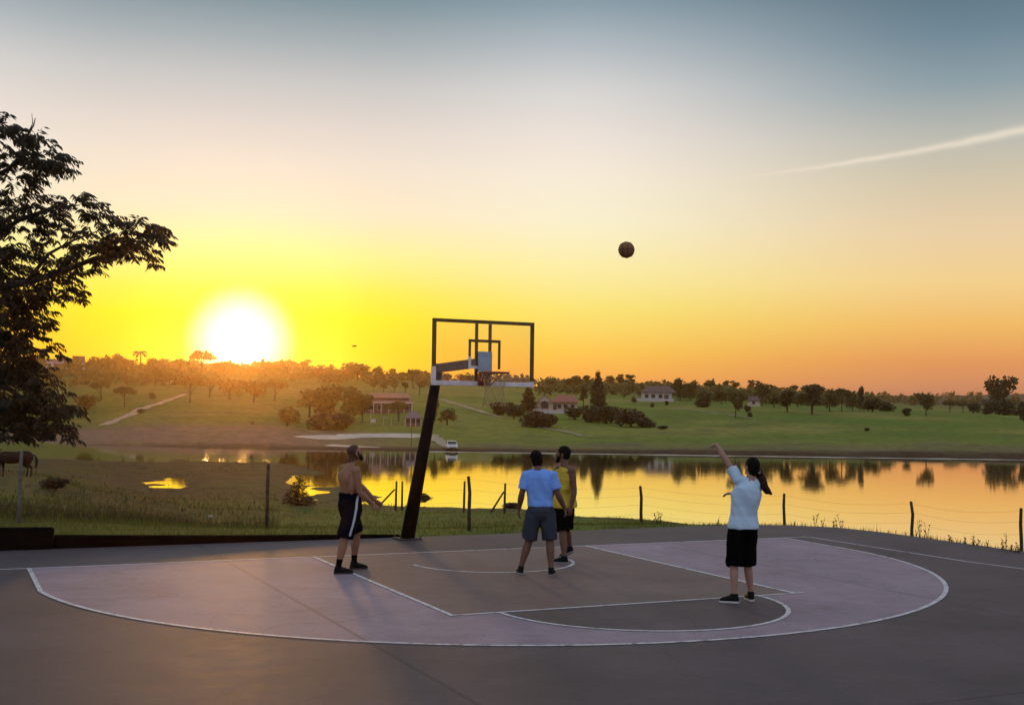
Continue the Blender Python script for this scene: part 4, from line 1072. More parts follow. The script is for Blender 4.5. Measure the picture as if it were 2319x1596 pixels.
def tree_mesh(kind, var):
    """unit-height tree meshes (crown, trunk), several variants of each kind"""
    key = (kind, var)
    if key in KIND: return KIND[key]
    g = random.Random(hash(kind) % 1000 if False else sum(map(ord, kind)) * 7 + var * 131)
    cs, rs, tr, n, size, asp = [], [], [], 420, .11, .65
    u = g.uniform
    if kind == 'round':
        for k in range(9):
            a = u(0, 6.28); q_ = u(.05, .26); cs.append((q_ * math.cos(a), q_ * math.sin(a), u(.32, .8))); rs.append((u(.16, .26), u(.16, .26), u(.14, .22)))
        tr = [((0, 0, -.05), .035), ((u(-.02, .02), u(-.02, .02), .25), .026), ((0, 0, .55), .014)]; n = 760
    elif kind == 'umbrella':
        for k in range(12):
            a = u(0, 6.28); q_ = math.sqrt(u(0, 1)) * .42; cs.append((q_ * math.cos(a), q_ * math.sin(a), .86 - q_ * q_ * 1.1 + u(-.03, .03))); rs.append((u(.14, .22), u(.14, .22), u(.08, .13)))
        tr = [((0, 0, -.05), .03), ((u(-.03, .03), 0, .3), .022), ((0, 0, .72), .012)]; n = 640; size = .105
    elif kind == 'tall':
        for k in range(10):
            z = u(.3, .9); q_ = u(0, .13); a = u(0, 6.28); cs.append((q_ * math.cos(a), q_ * math.sin(a), z)); rs.append((u(.10, .17), u(.10, .17), u(.10, .16)))
        tr = [((0, 0, -.05), .025), ((0, 0, .5), .016), ((0, 0, .8), .008)]; n = 760; size = .09
    elif kind == 'thin':
        for k in range(6):
            z = u(.6, .93); q_ = u(0, .09); a = u(0, 6.28); cs.append((q_ * math.cos(a), q_ * math.sin(a), z)); rs.append((u(.06, .12), u(.06, .12), u(.06, .11)))
        tr = [((0, 0, -.05), .017), ((u(-.02, .02), u(-.02, .02), .5), .012), ((0, 0, .85), .006)]; n = 300; size = .085
    elif kind == 'cypress':
        for k in range(16):
            z = .06 + .9 * k / 15; r = .155 * (1 - (z - .1) ** 1.4) + .01 if z > .12 else .13
            cs.append((u(-.015, .015), u(-.015, .015), z)); rs.append((r, r, .07))
        tr = [((0, 0, -.05), .03), ((0, 0, .5), .015)]; n = 1700; size = .06; asp = .5
    elif kind == 'bush':
        for k in range(8):
            a = u(0, 6.28); q_ = u(0, .34); cs.append((q_ * math.cos(a), q_ * math.sin(a), u(.2, .66))); rs.append((u(.2, .32), u(.2, .32), u(.18, .32)))
        tr = [((0, 0, -.05), .04), ((0, 0, .4), .02)]; n = 800; size = .14
    elif kind == 'conical':
        for k in range(12):
            z = .05 + .85 * k / 11; q_ = .40 * (1 - z) ** 1.2 + .07; cs.append((u(-.05, .05), u(-.05, .05), z)); rs.append((q_, q_, .12))
        tr = [((0, 0, -.05), .05), ((0, 0, .7), .02)]; n = 1500; size = .085; asp = .32
    elif kind == 'palm':
        V_, F_ = [], []
        for k in range(15):
            a = 6.283 * k / 15 + u(-.15, .15); el = u(.1, 1.1); L_ = u(.26, .36); px_, pz_ = 0, .72; pv = []
            for j in range(7):
                pv.append(V((px_ * math.cos(a), px_ * math.sin(a), pz_))); px_ += L_ / 6 * math.cos(el); pz_ += L_ / 6 * math.sin(el); el -= .36
            sd = V((-math.sin(a), math.cos(a), 0))
            o_ = len(V_)
            for j, p in enumerate(pv):
                w = .045 * math.sin(math.pi * (j + .6) / 7.2); V_ += [p + sd * w - V((0, 0, w * .6)), p, p - sd * w - V((0, 0, w * .6))]
            for j in range(6):
                b = o_ + 3 * j; F_ += [(b, b + 1, b + 4), (b, b + 4, b + 3), (b + 1, b + 2, b + 5), (b + 1, b + 5, b + 4)]
        tr = [((0, 0, -.05), .024), ((.01, 0, .4), .018), ((0, 0, .72), .016)]
    if kind == 'palm':
        cm = mesh_np('crown', [p.to_tuple() for p in V_], F_)
    else:
        v, f = leaf_quads(cs, rs, n, size, var * 17 + sum(map(ord, kind)), aspect=asp, flat=.8)
        cm = mesh_np('crown', v, f)
    mb = MB(); mb.tube([p for p, r in tr], [r for p, r in tr], 7)
    if kind in ('round', 'umbrella', 'tall', 'thin'):
        for k in range(min(6, len(cs))):
            c_ = V(cs[k]); z0 = u(.2, .45) if kind != 'thin' else .55
            mb.tube([(0, 0, z0), tuple(V((0, 0, z0)).lerp(c_, .5) + V((0, 0, .03))), tuple(c_)], [.012, .008, .004], 5)
    KIND[key] = (cm, mb.mesh('trunk')); return KIND[key]
tree_count = [0]
def tree(kind, pos, w, h, label, m='leaf_far', group=None, name=None, cat='tree', var=None, bark='bark'):
    """w, h in metres"""
    tree_count[0] += 1
    cm, tm_ = tree_mesh(kind, (tree_count[0] % 3) if var is None else var)
    co = np.empty(len(cm.vertices) * 3, np.float32); cm.vertices.foreach_get('co', co); co = co.reshape(-1, 3)
    base = float(np.percentile(np.hypot(co[:, 0], co[:, 1]), 94)) * 2; h = h / float(np.percentile(co[:, 2], 99.3))
    sx = w / base
    e = empty(name or {'cypress': 'cypress_tree', 'bush': 'bush', 'conical': 'bush', 'palm': 'palm_tree'}.get(kind, 'tree'), pos, (tree_count[0] * 2.399) % 6.283, label, cat, group, (sx, sx, h))
    link('crown', cm, None, e); link('trunk', tm_, None, e)
    for o, mm_ in zip(e.children, (X[m], X[bark])):
        pass
    for o in e.children:
        mm_ = X[m] if o.name.startswith('crown') else X[bark]
        if not o.data.materials: o.data.materials.append(mm_)
        o.material_slots[0].link = 'OBJECT'; o.material_slots[0].material = mm_
    return e
def far_tree(kind, vx, base, top, wpx, label, m='leaf_far', group=None, tmin=192., **kw):
    p, t = hit(vx, base, tmin)
    tree(kind, p, wpx * t / FPX, (base - top) * t / FPX * 1.03, label, m, group, **kw)
SKY_L, SKY_C, SKY_R = 'trees along the hilltop skyline', 'trees on the far slope', 'trees on the flat far shore'
T = far_tree
# hilltop, left to right
T('bush', 214, 840, 810, 30, 'low round tree on the hilltop just right of the blue-walled building', group=SKY_L, cat='tree', name='tree')
T('thin', 243, 842, 804, 12, 'thin bare-stemmed tree on the hilltop, second right of the blue-walled building', group=SKY_L)
T('round', 262, 842, 803, 30, 'rounded hilltop tree with a small knob on top, left of the palm', group=SKY_L)
T('round', 287, 842, 812, 30, 'low spreading hilltop tree directly left of the palm', group=SKY_L)
T('palm', 317, 845, 796, 36, 'palm tree rising above the hilltop left of the sun', group=SKY_L)
T('round', 340, 845, 812, 24, 'small round hilltop tree touching the palm on its right', group=SKY_L)
T('umbrella', 372, 846, 814, 42, 'flat-topped hilltop tree between the palm and the sun', group=SKY_L)
T('umbrella', 408, 847, 814, 40, 'wide flat hilltop tree, next toward the sun from the palm side', group=SKY_L)
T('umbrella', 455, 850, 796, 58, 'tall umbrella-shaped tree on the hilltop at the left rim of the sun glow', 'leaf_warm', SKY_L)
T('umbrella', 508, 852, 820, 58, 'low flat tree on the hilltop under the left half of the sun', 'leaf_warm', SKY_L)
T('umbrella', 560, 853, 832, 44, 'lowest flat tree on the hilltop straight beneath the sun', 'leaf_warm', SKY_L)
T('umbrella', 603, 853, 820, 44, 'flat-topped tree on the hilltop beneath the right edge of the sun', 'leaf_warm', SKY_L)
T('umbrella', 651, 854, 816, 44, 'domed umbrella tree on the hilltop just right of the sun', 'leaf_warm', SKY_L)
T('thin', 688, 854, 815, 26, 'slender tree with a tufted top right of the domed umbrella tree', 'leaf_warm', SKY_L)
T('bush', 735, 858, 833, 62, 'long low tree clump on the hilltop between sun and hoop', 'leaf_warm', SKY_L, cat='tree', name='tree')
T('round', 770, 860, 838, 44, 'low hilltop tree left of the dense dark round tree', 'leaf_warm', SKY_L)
T('round', 810, 862, 824, 56, 'dense dark round tree standing out on the hilltop left of the hoop', group=SKY_L)
T('tall', 857, 866, 831, 26, 'blocky upright tree right of the dense dark round tree', group=SKY_L)
T('thin', 888, 868, 836, 18, 'skinny tree between the blocky tree and the arched tree', group=SKY_L)
T('umbrella', 935, 880, 838, 52, 'arched umbrella tree with twin stems close left of the backboard', group=SKY_L)
T('round', 1003, 872, 846, 34, 'round tree seen through the lower left of the backboard', group=SKY_L)
T('round', 1046, 872, 848, 46, 'broad tree seen through the backboard behind the rim', group=SKY_L)
T('umbrella', 1172, 880, 856, 40, 'small flat tree seen through the lower right of the backboard', group=SKY_L)
# tall stems on the skyline right of the board
for i, (x, w, top) in enumerate(((1248, 26, 862), (1285, 24, 858), (1309, 22, 852), (1331, 24, 851), (1380, 22, 852), (1404, 26, 849), (1430, 28, 849))):
    T('thin', x, 888, top, w, ['spindly tree first right of the backboard on the skyline', 'spindly tree second right of the backboard on the skyline', 'tall stem tree left neighbour of the big cypress', 'tall stem tree touching the big cypress on its left', 'tall stem tree touching the big cypress on its right', 'tall stem tree between the big cypress and the white house', 'forked tall tree at the left end of the white house'][i], group='tall thin skyline trees')
# far slope, left
T('umbrella', 229, 905, 864, 44, 'umbrella tree on the left slope above a dark bush', group=SKY_C)
T('bush', 199, 926, 896, 48, 'large dark bush on the left slope beside the foreground tree', group=SKY_C, cat='bush')
T('umbrella', 281, 923, 876, 48, 'layered flat tree standing alone on the left slope above the dirt track', group=SKY_C)
T('bush', 345, 902, 889, 16, 'small shrub alone above the dirt track', group=SKY_C)
T('bush', 318, 936, 926, 20, 'little dark shrub touching the edge of the dirt track', group=SKY_C)
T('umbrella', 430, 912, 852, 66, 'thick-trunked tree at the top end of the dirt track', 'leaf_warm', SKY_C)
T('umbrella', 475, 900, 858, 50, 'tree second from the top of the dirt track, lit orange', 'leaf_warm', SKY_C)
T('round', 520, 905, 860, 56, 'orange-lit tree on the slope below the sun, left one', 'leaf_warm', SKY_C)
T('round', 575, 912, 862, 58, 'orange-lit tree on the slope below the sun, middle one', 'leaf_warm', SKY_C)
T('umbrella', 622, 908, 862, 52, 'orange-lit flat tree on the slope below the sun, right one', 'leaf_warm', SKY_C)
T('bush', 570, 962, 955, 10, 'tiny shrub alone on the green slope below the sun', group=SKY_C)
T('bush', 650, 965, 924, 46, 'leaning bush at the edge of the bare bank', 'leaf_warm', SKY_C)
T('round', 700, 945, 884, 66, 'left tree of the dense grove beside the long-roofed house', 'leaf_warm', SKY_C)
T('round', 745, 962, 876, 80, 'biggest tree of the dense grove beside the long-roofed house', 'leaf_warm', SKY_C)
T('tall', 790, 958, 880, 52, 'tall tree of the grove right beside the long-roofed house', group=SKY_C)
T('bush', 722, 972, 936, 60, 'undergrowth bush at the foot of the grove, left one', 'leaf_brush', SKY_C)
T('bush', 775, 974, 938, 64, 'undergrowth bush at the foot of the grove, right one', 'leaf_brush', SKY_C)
T('round', 820, 956, 896, 40, 'tree at the left gable of the long-roofed house', group=SKY_C)
T('umbrella', 902, 956, 911, 56, 'spreading tree before the long-roofed house, left of the kiosk', group=SKY_C)
T('round', 1012, 962, 928, 40, 'round small tree right of the hoop pole on open grass', group=SKY_C)
T('tall', 985, 955, 905, 22, 'narrow tree hidden partly by the hoop pole', group=SKY_C)
for i, x in enumerate((845, 868, 893, 918, 950)):
    T('thin', x, 896, 862 + (i % 2) * 4, 17, ['thin tree behind the left end of the long roof', 'thin tree behind the long roof, second from left', 'thin tree behind the middle of the long roof', 'thin tree behind the right half of the long roof', 'thin tree beside the right end of the long roof'][i], group='thin trees behind the long roof')
for i, x in enumerate((352, 366, 384, 397, 412)):
    T('thin', x, 872, 836 + (i % 3) * 3, 15, ['bare-stemmed tree furthest from the sun in the upper slope row', 'bare-stemmed tree second in the upper slope row', 'bare-stemmed tree above the white van on the slope', 'bare-stemmed tree fourth in the upper slope row', 'bare-stemmed tree nearest the sun in the upper slope row'][i], group='bare-stemmed trees in the upper slope row')
# far slope, centre
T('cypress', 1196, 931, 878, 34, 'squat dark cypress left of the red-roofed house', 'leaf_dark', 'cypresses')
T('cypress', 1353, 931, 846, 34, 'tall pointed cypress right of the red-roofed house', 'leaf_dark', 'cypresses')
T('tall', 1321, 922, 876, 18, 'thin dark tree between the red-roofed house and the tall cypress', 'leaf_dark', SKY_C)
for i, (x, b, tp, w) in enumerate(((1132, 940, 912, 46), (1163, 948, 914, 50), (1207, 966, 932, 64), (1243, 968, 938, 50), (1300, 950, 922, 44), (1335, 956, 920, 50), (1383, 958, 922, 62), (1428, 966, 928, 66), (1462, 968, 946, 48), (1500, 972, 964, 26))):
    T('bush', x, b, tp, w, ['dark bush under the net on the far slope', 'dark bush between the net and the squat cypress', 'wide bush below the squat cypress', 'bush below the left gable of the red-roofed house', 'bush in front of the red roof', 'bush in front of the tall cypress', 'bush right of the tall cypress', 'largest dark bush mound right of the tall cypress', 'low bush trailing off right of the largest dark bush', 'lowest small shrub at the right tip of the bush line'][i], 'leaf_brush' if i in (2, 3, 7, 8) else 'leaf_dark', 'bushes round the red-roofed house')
# flat far shore, right
R_LIST = [('round', 1540, 908, 859, 36, 'dense tree touching the right end of the white house'), ('round', 1563, 908, 864, 34, 'second dense tree right of the white house'), ('thin', 1599, 896, 862, 22, 'tufted thin tree in the gap right of the dense pair'),
 ('tall', 1614, 900, 860, 14, 'narrow upright tree in the gap right of the dense pair'), ('bush', 1594, 922, 890, 36, 'dark rounded shrub tree below the narrow upright tree'), ('round', 1633, 914, 884, 34, 'middling round tree left of the ball-shaped tree'),
 ('round', 1665, 946, 884, 40, 'ball-shaped dark tree on a clear trunk nearest the water'), ('thin', 1643, 896, 863, 16, 'pale thin skyline tree left of a thin pair'), ('thin', 1664, 896, 863, 24, 'double-tufted thin skyline tree above the ball-shaped tree'),
 ('thin', 1699, 896, 861, 16, 'lone thin skyline tree right of the ball-shaped tree'), ('round', 1725, 918, 866, 46, 'broad peaked tree with a bushy crown over the small brown roof'), ('thin', 1757, 898, 874, 18, 'faint thin tree right of the broad peaked tree'),
 ('round', 1752, 922, 896, 34, 'low hedge-like tree between two dark trees'), ('thin', 1796, 898, 873, 22, 'faint thin skyline tree above the purple-dark tree'), ('tall', 1782, 932, 886, 36, 'purple-dark oval tree rooted low on the grass'),
 ('round', 1806, 922, 896, 30, 'small tree pressed against the tall block-shaped tree'), ('tall', 1838, 938, 873, 50, 'tall block-shaped dark tree, the heaviest of the right shore'), ('round', 1878, 932, 884, 36, 'tree right of the tall block-shaped tree'),
 ('umbrella', 1905, 932, 881, 44, 'spreading tree in the row right of the block-shaped tree'), ('round', 1930, 930, 888, 30, 'end tree of the row right of the block-shaped tree'), ('tall', 1947, 932, 878, 15, 'slim upright tree ending the row'),
 ('bush', 1975, 932, 903, 40, 'low dark tree mass right of the slim upright tree'), ('bush', 2008, 931, 910, 40, 'lower dark tree mass fading to the right'), ('bush', 2050, 942, 925, 20, 'small ball bush alone on the right flat'),
 ('round', 2096, 942, 892, 36, 'lopsided two-lobed tree alone on the right flat'), ('umbrella', 2150, 934, 908, 40, 'low spreading tree right of the two-lobed tree'), ('umbrella', 2180, 934, 910, 34, 'low spreading tree second right of the two-lobed tree'),
 ('bush', 2203, 936, 912, 28, 'dark bush between low spreading trees and the big tree'), ('bush', 2237, 938, 914, 28, 'dark bush tucked left of the big tiered tree'), ('bush', 2316, 954, 912, 26, 'dark bush cut by the right edge of the picture'),
 ('bush', 1434, 912, 900, 12, 'tiny shrub on the lawn below the white house, left one'), ('bush', 1476, 922, 912, 10, 'tiny shrub on the lawn below the white house, middle one'), ('bush', 1510, 918, 908, 10, 'tiny shrub on the lawn below the white house, right one'),
 ('bush', 1692, 934, 918, 16, 'small shrub right of the ball-shaped tree trunk'), ('bush', 1697, 944, 934, 12, 'lower small shrub right of the ball-shaped tree trunk'), ('bush', 1964, 976, 969, 12, 'small dark tussock alone on the far meadow')]
for k, x, b, tp, w, lb in R_LIST: T(k, x, b, tp, w, lb, 'leaf_dark' if k in ('tall', 'bush') else 'leaf_far', SKY_R)
T('round', 2268, 936, 856, 66, 'big two-tiered tree standing above the right flat', 'leaf_dark', SKY_R)
T('bush', 2272, 940, 905, 74, 'broad understorey bush round the foot of the big tiered tree', 'leaf_dark', SKY_R)
# wood that closes the skyline behind them
wv, wf, off_ = [], [], 0
g_ = np.random.default_rng(4)
for k in range(330):
    vx = g_.uniform(-350, 2650); ph = math.atan((vx - CX) / FPX) + AZ0
    lo, hi_ = (560, 640) if vx < 900 else ((600, 900) if vx < 1500 else (760, 1500))
    r = g_.uniform(lo, hi_); x, y = CAM.x + r * math.sin(ph), CAM.y + r * math.cos(ph); z = H(x, y)
    hh = g_.uniform(2.5, 5.5) * (1 if vx < 900 else 1.25)
    w_ = hh * g_.uniform(.6, 1.3)
    v, f = leaf_quads([(x, y, z + hh * .45), (x + w_ * .3, y, z + hh * .6)], [(w_, w_, hh * .5), (w_ * .6, w_ * .6, hh * .45)], 46, hh * .42, k, aspect=.7)
    wv.append(v); wf.append(f + off_); off_ += len(v)
for k in range(430):
    if k < 190: vx = g_.uniform(60, 1000); ph = math.atan((vx - CX) / FPX) + AZ0; r = g_.uniform(470, 620); hh = g_.uniform(2.0, 4.4)
    elif k < 230: vx = g_.uniform(60, 470); ph = math.atan((vx - CX) / FPX) + AZ0; r = g_.uniform(400, 500); hh = g_.uniform(2.5, 5)
    else: vx = g_.uniform(1230, 1990); ph = math.atan((vx - CX) / FPX) + AZ0; r = g_.uniform(440, 640); hh = g_.uniform(3.0, 6.5)
    x, y = CAM.x + r * math.sin(ph), CAM.y + r * math.cos(ph); z = H(x, y); w_ = hh * g_.uniform(.5, 1.0)
    v, f = leaf_quads([(x, y, z + hh * .5), (x + w_ * .4, y, z + hh * .65), (x - w_ * .3, y, z + hh * .35)], [(w_, w_, hh * .42), (w_ * .6, w_ * .6, hh * .36), (w_ * .7, w_ * .7, hh * .4)], 64, hh * .34, k + 900, aspect=.7)
    wv.append(v); wf.append(f + off_); off_ += len(v)
tag(link('woodland', mesh_np('woodland', np.concatenate(wv), np.concatenate(wf)), X['leaf_far']), kind='stuff')

# pasture bushes on this side
def near_bush(kind, vx, base, top, wpx, label, m, t0=30, **kw):
    p, t = hit(vx, base, t0); tree(kind, p, wpx * t / FPX, (base - top) * t / FPX, label, m, 'bushes in the pasture', **kw)
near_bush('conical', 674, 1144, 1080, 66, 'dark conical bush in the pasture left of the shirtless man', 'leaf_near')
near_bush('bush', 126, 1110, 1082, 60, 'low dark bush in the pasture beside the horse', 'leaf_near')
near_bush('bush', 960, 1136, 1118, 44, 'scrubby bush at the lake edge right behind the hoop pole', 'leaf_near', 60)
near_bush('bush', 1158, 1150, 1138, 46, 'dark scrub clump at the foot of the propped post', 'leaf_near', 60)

# ------------------------------------------------------------------ buildings
def house_frame(vx, base, tmin=192.):
    p, t = hit(vx, base, tmin); d = V((p.x - CAM.x, p.y - CAM.y, 0)).normalized()
    return p, t / FPX, math.atan2(-d.x, d.y)
def hip_roof(mb, x0, x1, y0, y1, z, h, inset, th=.15):
    v = [(x0, y0, z), (x1, y0, z), (x1, y1, z), (x0, y1, z), (x0 + inset, (y0 + y1) / 2, z + h), (x1 - inset, (y0 + y1) / 2, z + h)]
    v += [(x0, y0, z - th), (x1, y0, z - th), (x1, y1, z - th), (x0, y1, z - th)]
    mb.add(v, [(0, 1, 5, 4), (1, 2, 5), (2, 3, 4, 5), (3, 0, 4), (6, 7, 1, 0), (7, 8, 2, 1), (8, 9, 3, 2), (9, 6, 0, 3), (9, 8, 7, 6)])
def window(root, x, z, w, h, y, frame='white'):
    mb = MB(); mb.box((x, y, z), (w + .16, .12, h + .16)); wn_ = mb.build('window', X[frame], root)
    mb = MB(); mb.box((x, y - .035, z), (w, .1, h)); mb.build('pane', X['glass_dark'], wn_)
# long house with two stepped pink roofs
p, k, rz = house_frame(880, 936)
b = empty('house', p, rz, 'long low house with stepped pinkish roofs and a pale eaves line', 'house')
Wd = 112 * k
mb = MB(); mb.box((0, 4, 1.2), (Wd * .94, 7, 3.0)); mb.box((0, 4.2, 3.3), (Wd * .8, 4.5, 1.2)); mb.build('wall', X['roof_brown'], b)
mb = MB(); hip_roof(mb, -Wd / 2, Wd / 2, -.8, 9, 2.75, 1.0, 1.2); mb.build('roof', X['roof_pink'], b)
mb = MB(); hip_roof(mb, -Wd * .42, Wd * .45, 1.4, 7.2, 4.0, 1.2, .8); mb.build('roof', X['roof_pink'], b)
mb = MB(); mb.box((0, -.86, 2.66), (Wd + .1, .1, .26)); mb.build('fascia', X['white'], b)
for i in range(7):
    mb = MB(); mb.box((-Wd * .46 + i * Wd * .92 / 6, -.5, 1.1), (.22, .22, 2.9)); mb.build('veranda_post', X['white'], b)
for i in range(5): window(b, -Wd * .36 + i * Wd * .18, 1.4, 1.1, 1.1, .44)
mb = MB(); mb.box((Wd * .42, .46, 1.0), (1, .1, 2.1)); mb.build('door', X['timber'], b)
# kiosk with a thatched roof
p, k, rz = house_frame(935, 966)
b = empty('kiosk', p, rz, 'small open kiosk with a grey thatched hip roof near the sand', 'kiosk')
Wd = 40 * k
mb = MB(); hip_roof(mb, -Wd / 2, Wd / 2, -.4, 3.6, 1.9, 1.35, Wd * .32, .2); mb.build('roof', X['thatch'], b)
for x in np.linspace(-.44, .44, 4):
    for y in (0, 3.2):
        mb = MB(); mb.box((x * Wd, y, .85), (.16, .16, 2.1)); mb.build('post', X['white'], b)
mb = MB(); mb.box((0, 1.9, .85), (Wd * .8, 2.2, 2.0)); mb.build('wall', X['opening'], b)
mb = MB(); mb.box((0, .1, .4), (Wd * .84, .3, .9)); mb.build('counter', X['timber'], b)
# red-roofed house
p, k, rz = house_frame(1258, 932)
b = empty('house', p, rz, 'red-roofed house with a pale arched gable between two cypresses', 'house')
Wd = 100 * k
mb = MB(); mb.box((0, 4, 1.2), (Wd * .96, 7, 3.0)); mb.build('wall', X['cream'], b)
mb = MB()
x0, x1 = -Wd * .42, -Wd * .08
mb.add([(x0, 0, 2.7), (x1, 0, 2.7), ((x0 + x1) / 2, 0, 4.6), (x0, 7, 2.7), (x1, 7, 2.7), ((x0 + x1) / 2, 7, 4.6)], [(0, 1, 2), (3, 5, 4), (0, 2, 5, 3), (1, 4, 5, 2)])
mb.build('gable', X['cream'], b)
mb = MB(); hip_roof(mb, -Wd * .06, Wd * .5, -.7, 7.6, 2.75, 2.0, 1.2); mb.build('roof', X['roof_red'], b)
mb = MB()
for s, xa in ((1, x0 - .3), (-1, x1 + .3)):
    xm = (x0 + x1) / 2
    mb.add([(xa, -.35, 2.55), (xm, -.35, 4.75), (xm, 7.3, 4.75), (xa, 7.3, 2.55), (xa, -.35, 2.4), (xm, -.35, 4.6), (xm, 7.3, 4.6), (xa, 7.3, 2.4)], [(0, 1, 2, 3), (4, 7, 6, 5), (0, 4, 5, 1), (1, 5, 6, 2), (2, 6, 7, 3), (3, 7, 4, 0)])
mb.build('roof', X['roof_pink'], b)
mb = MB(); n = 12; xm = (x0 + x1) / 2
mb.add([(xm - 1, -.05, 1.0)] + [(xm - math.cos(math.pi * i / n), -.05, 2.0 + 1.0 * math.sin(math.pi * i / n)) for i in range(n + 1)] + [(xm + 1, -.05, 1.0)], [tuple(range(n + 3))])
mb.build('arched_window', X['glass_dark'], b)
for x in (.08, .22, .38): window(b, Wd * x, 1.5, 1.0, 1.1, .44)
mb = MB(); mb.box((-Wd * .02, .44, 1.05), (1.0, .12, 2.2)); mb.build('door', X['timber'], b)
p2, k2, rz2 = house_frame(1262, 934)
gw = empty('garden_wall', p2 + (CAM - p2).normalized() * 3, rz2, 'pale low garden wall in front of the red-roofed house', 'wall')
mb = MB(); mb.box((0, 0, .2), (104 * k2, .25, 1.0)); mb.build('panel', X['white'], gw)
for i in range(9):
    mb = MB(); mb.box((-52 * k2 + i * 13 * k2, 0, .3), (.4, .4, 1.3)); mb.build('pillar', X['white'], gw)
# white house on the skyline
p, k, rz = house_frame(1486, 908)
b = empty('house', p, rz, 'white house with a broad brown hip roof on the skyline', 'house')
Wd = 74 * k
mb = MB(); mb.box((0, 4, 1.2), (Wd * .92, 8, 3.6)); mb.build('wall', X['white'], b)
mb = MB(); hip_roof(mb, -Wd * .5, Wd * .62, -.6, 8.6, 3.05, 2.2, Wd * .25); mb.build('roof', X['roof_brown'], b)
for x in (-.3, -.1, .12): window(b, Wd * x, 1.7, 1.3, 1.3, -.02)
mb = MB(); mb.box((Wd * .3, -.02, 1.1), (1.5, .12, 2.3)); mb.build('door', X['timber'], b)
mb = MB(); mb.box((-Wd * .05, -3.2, .1), (Wd * 1.15, .3, 1.3)); mb.build('garden_wall', X['white'], b)
# small brown roof
p, k, rz = house_frame(1706, 920)
b = empty('house', p, rz, 'small hut with a brown roof among the right shore trees', 'house')
Wd = 30 * k
mb = MB(); mb.box((0, 2, .8), (Wd * .9, 4, 2.2)); mb.build('wall', X['cream'], b)
mb = MB(); hip_roof(mb, -Wd * .5, Wd * .5, -.4, 4.4, 1.95, 1.4, 1.0); mb.build('roof', X['roof_brown'], b)
window(b, 0, 1.2, .9, .9, -.02)
# far building at the left, blue-white walls and a dark block on the roof
X['bluewall'] = mat('blue_wall', (.36, .38, .62), .8, .1, 1)
p, k, rz = house_frame(148, 836)
b = empty('building', p, rz, 'blue-walled building with a dark block on its roof at the hilltop', 'building')
Wd = 84 * k
mb = MB(); mb.box((0, 4, 1.6), (Wd, 8, 4.2)); mb.build('wall', X['bluewall'], b)
mb = MB(); hip_roof(mb, -Wd * .52, Wd * .52, -.6, 8.6, 3.75, .9, 2); mb.build('roof', X['roof_brown'], b)
mb = MB(); mb.box((Wd * .33, 4, 4.9), (Wd * .32, 5, 2.6)); mb.build('roof_block', X['roof_brown'], b)
for i in range(6): window(b, -Wd * .4 + i * Wd * .16, 1.8, 1.4, 1.2, -.02)

# ------------------------------------------------------------------ vehicles and small things on the far shore
X['carpaint'] = mat('car_paint_white', (.48, .48, .50), .3, .03, 2, spec=.5)
X['rubber'] = mat('rubber', (.015, .015, .015), .8)
X['lamp'] = mat('lamp_glass', (.75, .75, .72), .15, spec=.6)
def car(vx, base, yaw, label, tmin=192.):
    p, t = hit(vx, base, tmin); d = V((p.x - CAM.x, p.y - CAM.y, 0)).normalized()
    e = empty('parked_car', p, math.atan2(-d.x, d.y) + yaw, label, 'car', 'white cars on the far shore')
    # local -y is the front of the car
    prof = [(-2.05, .32), (-2.1, .55), (-2.0, .78), (-1.05, .92), (-.45, 1.40), (.9, 1.46), (1.75, 1.05), (2.05, .98), (2.1, .5), (2.0, .30)]
    mb = MB(); n = len(prof)
    wid_ = lambda z: .86 if z < .95 else .86 - (z - .95) * .36
    v = [(-wid_(z), y, z) for y, z in prof] + [(wid_(z), y, z) for y, z in prof]
    mb.add(v, [tuple(range(n)), tuple(range(n, 2 * n))[::-1]] + [(i, n + i, n + (i + 1) % n, (i + 1) % n) for i in range(n)])
    mb.build('body', X['carpaint'], e, bevel=.05)
    mb = MB(); s = lambda y, z, x: (x, y, z)
    mb.add([(-.70, -1.02, .97), (.70, -1.02, .97), (.60, -.50, 1.37), (-.60, -.50, 1.37), (-.70, -1.0, .93), (.70, -1.0, .93), (.60, -.47, 1.34), (-.60, -.47, 1.34)], [(0, 1, 2, 3), (7, 6, 5, 4), (0, 4, 5, 1), (2, 6, 7, 3), (1, 5, 6, 2), (3, 7, 4, 0)])
    o = mb.build('windscreen', X['glass_dark'], e); o.location = (0, -.03, .03)
    for sd in (-1, 1):
        mb = MB(); mb.add([(sd * .862, -.85, .97), (sd * .862, 1.45, 1.0), (sd * .73, .88, 1.36), (sd * .73, -.42, 1.34)], [(0, 1, 2, 3)])
        o = mb.build('side_window', X['glass_dark'], e); o.location = (sd * .012, 0, 0)
        mb = MB(); mb.box((sd * .62, -2.06, .66), (.34, .1, .17)); mb.build('headlight', X['lamp'], e, bevel=.02)
        for y in (-1.3, 1.3):
            mb = MB(); mb.tube([(sd * .70, y, .31), (sd * .88, y, .31)], .31, 16); w_ = mb.build('wheel', X['rubber'], e)
            mb = MB(); mb.tube([(sd * .86, y, .31), (sd * .895, y, .31)], .19, 12); mb.build('rim', X['post_grey'], w_)
    mb = MB(); mb.box((0, -2.1, .42), (1.1, .06, .14)); mb.build('grille', X['opening'], e)
    return e
car(1022, 1024, .06, 'white car facing the lake at the end of the shore track')
car(381, 870, 1.45, 'white car side-on high on the left slope')
p, t = hit(877, 964, 192); k = t / FPX
e = empty('goal_frame', p, rz, 'small white goal frame on the grass left of the kiosk', 'goal')
mb = MB(); mb.tube([(-9 * k, 0, 0), (-9 * k, 0, 18 * k), (9 * k, 0, 18 * k), (9 * k, 0, 0)], .06, 6); mb.build('frame', X['white'], e)
p, t = hit(839, 962, 192); k = t / FPX
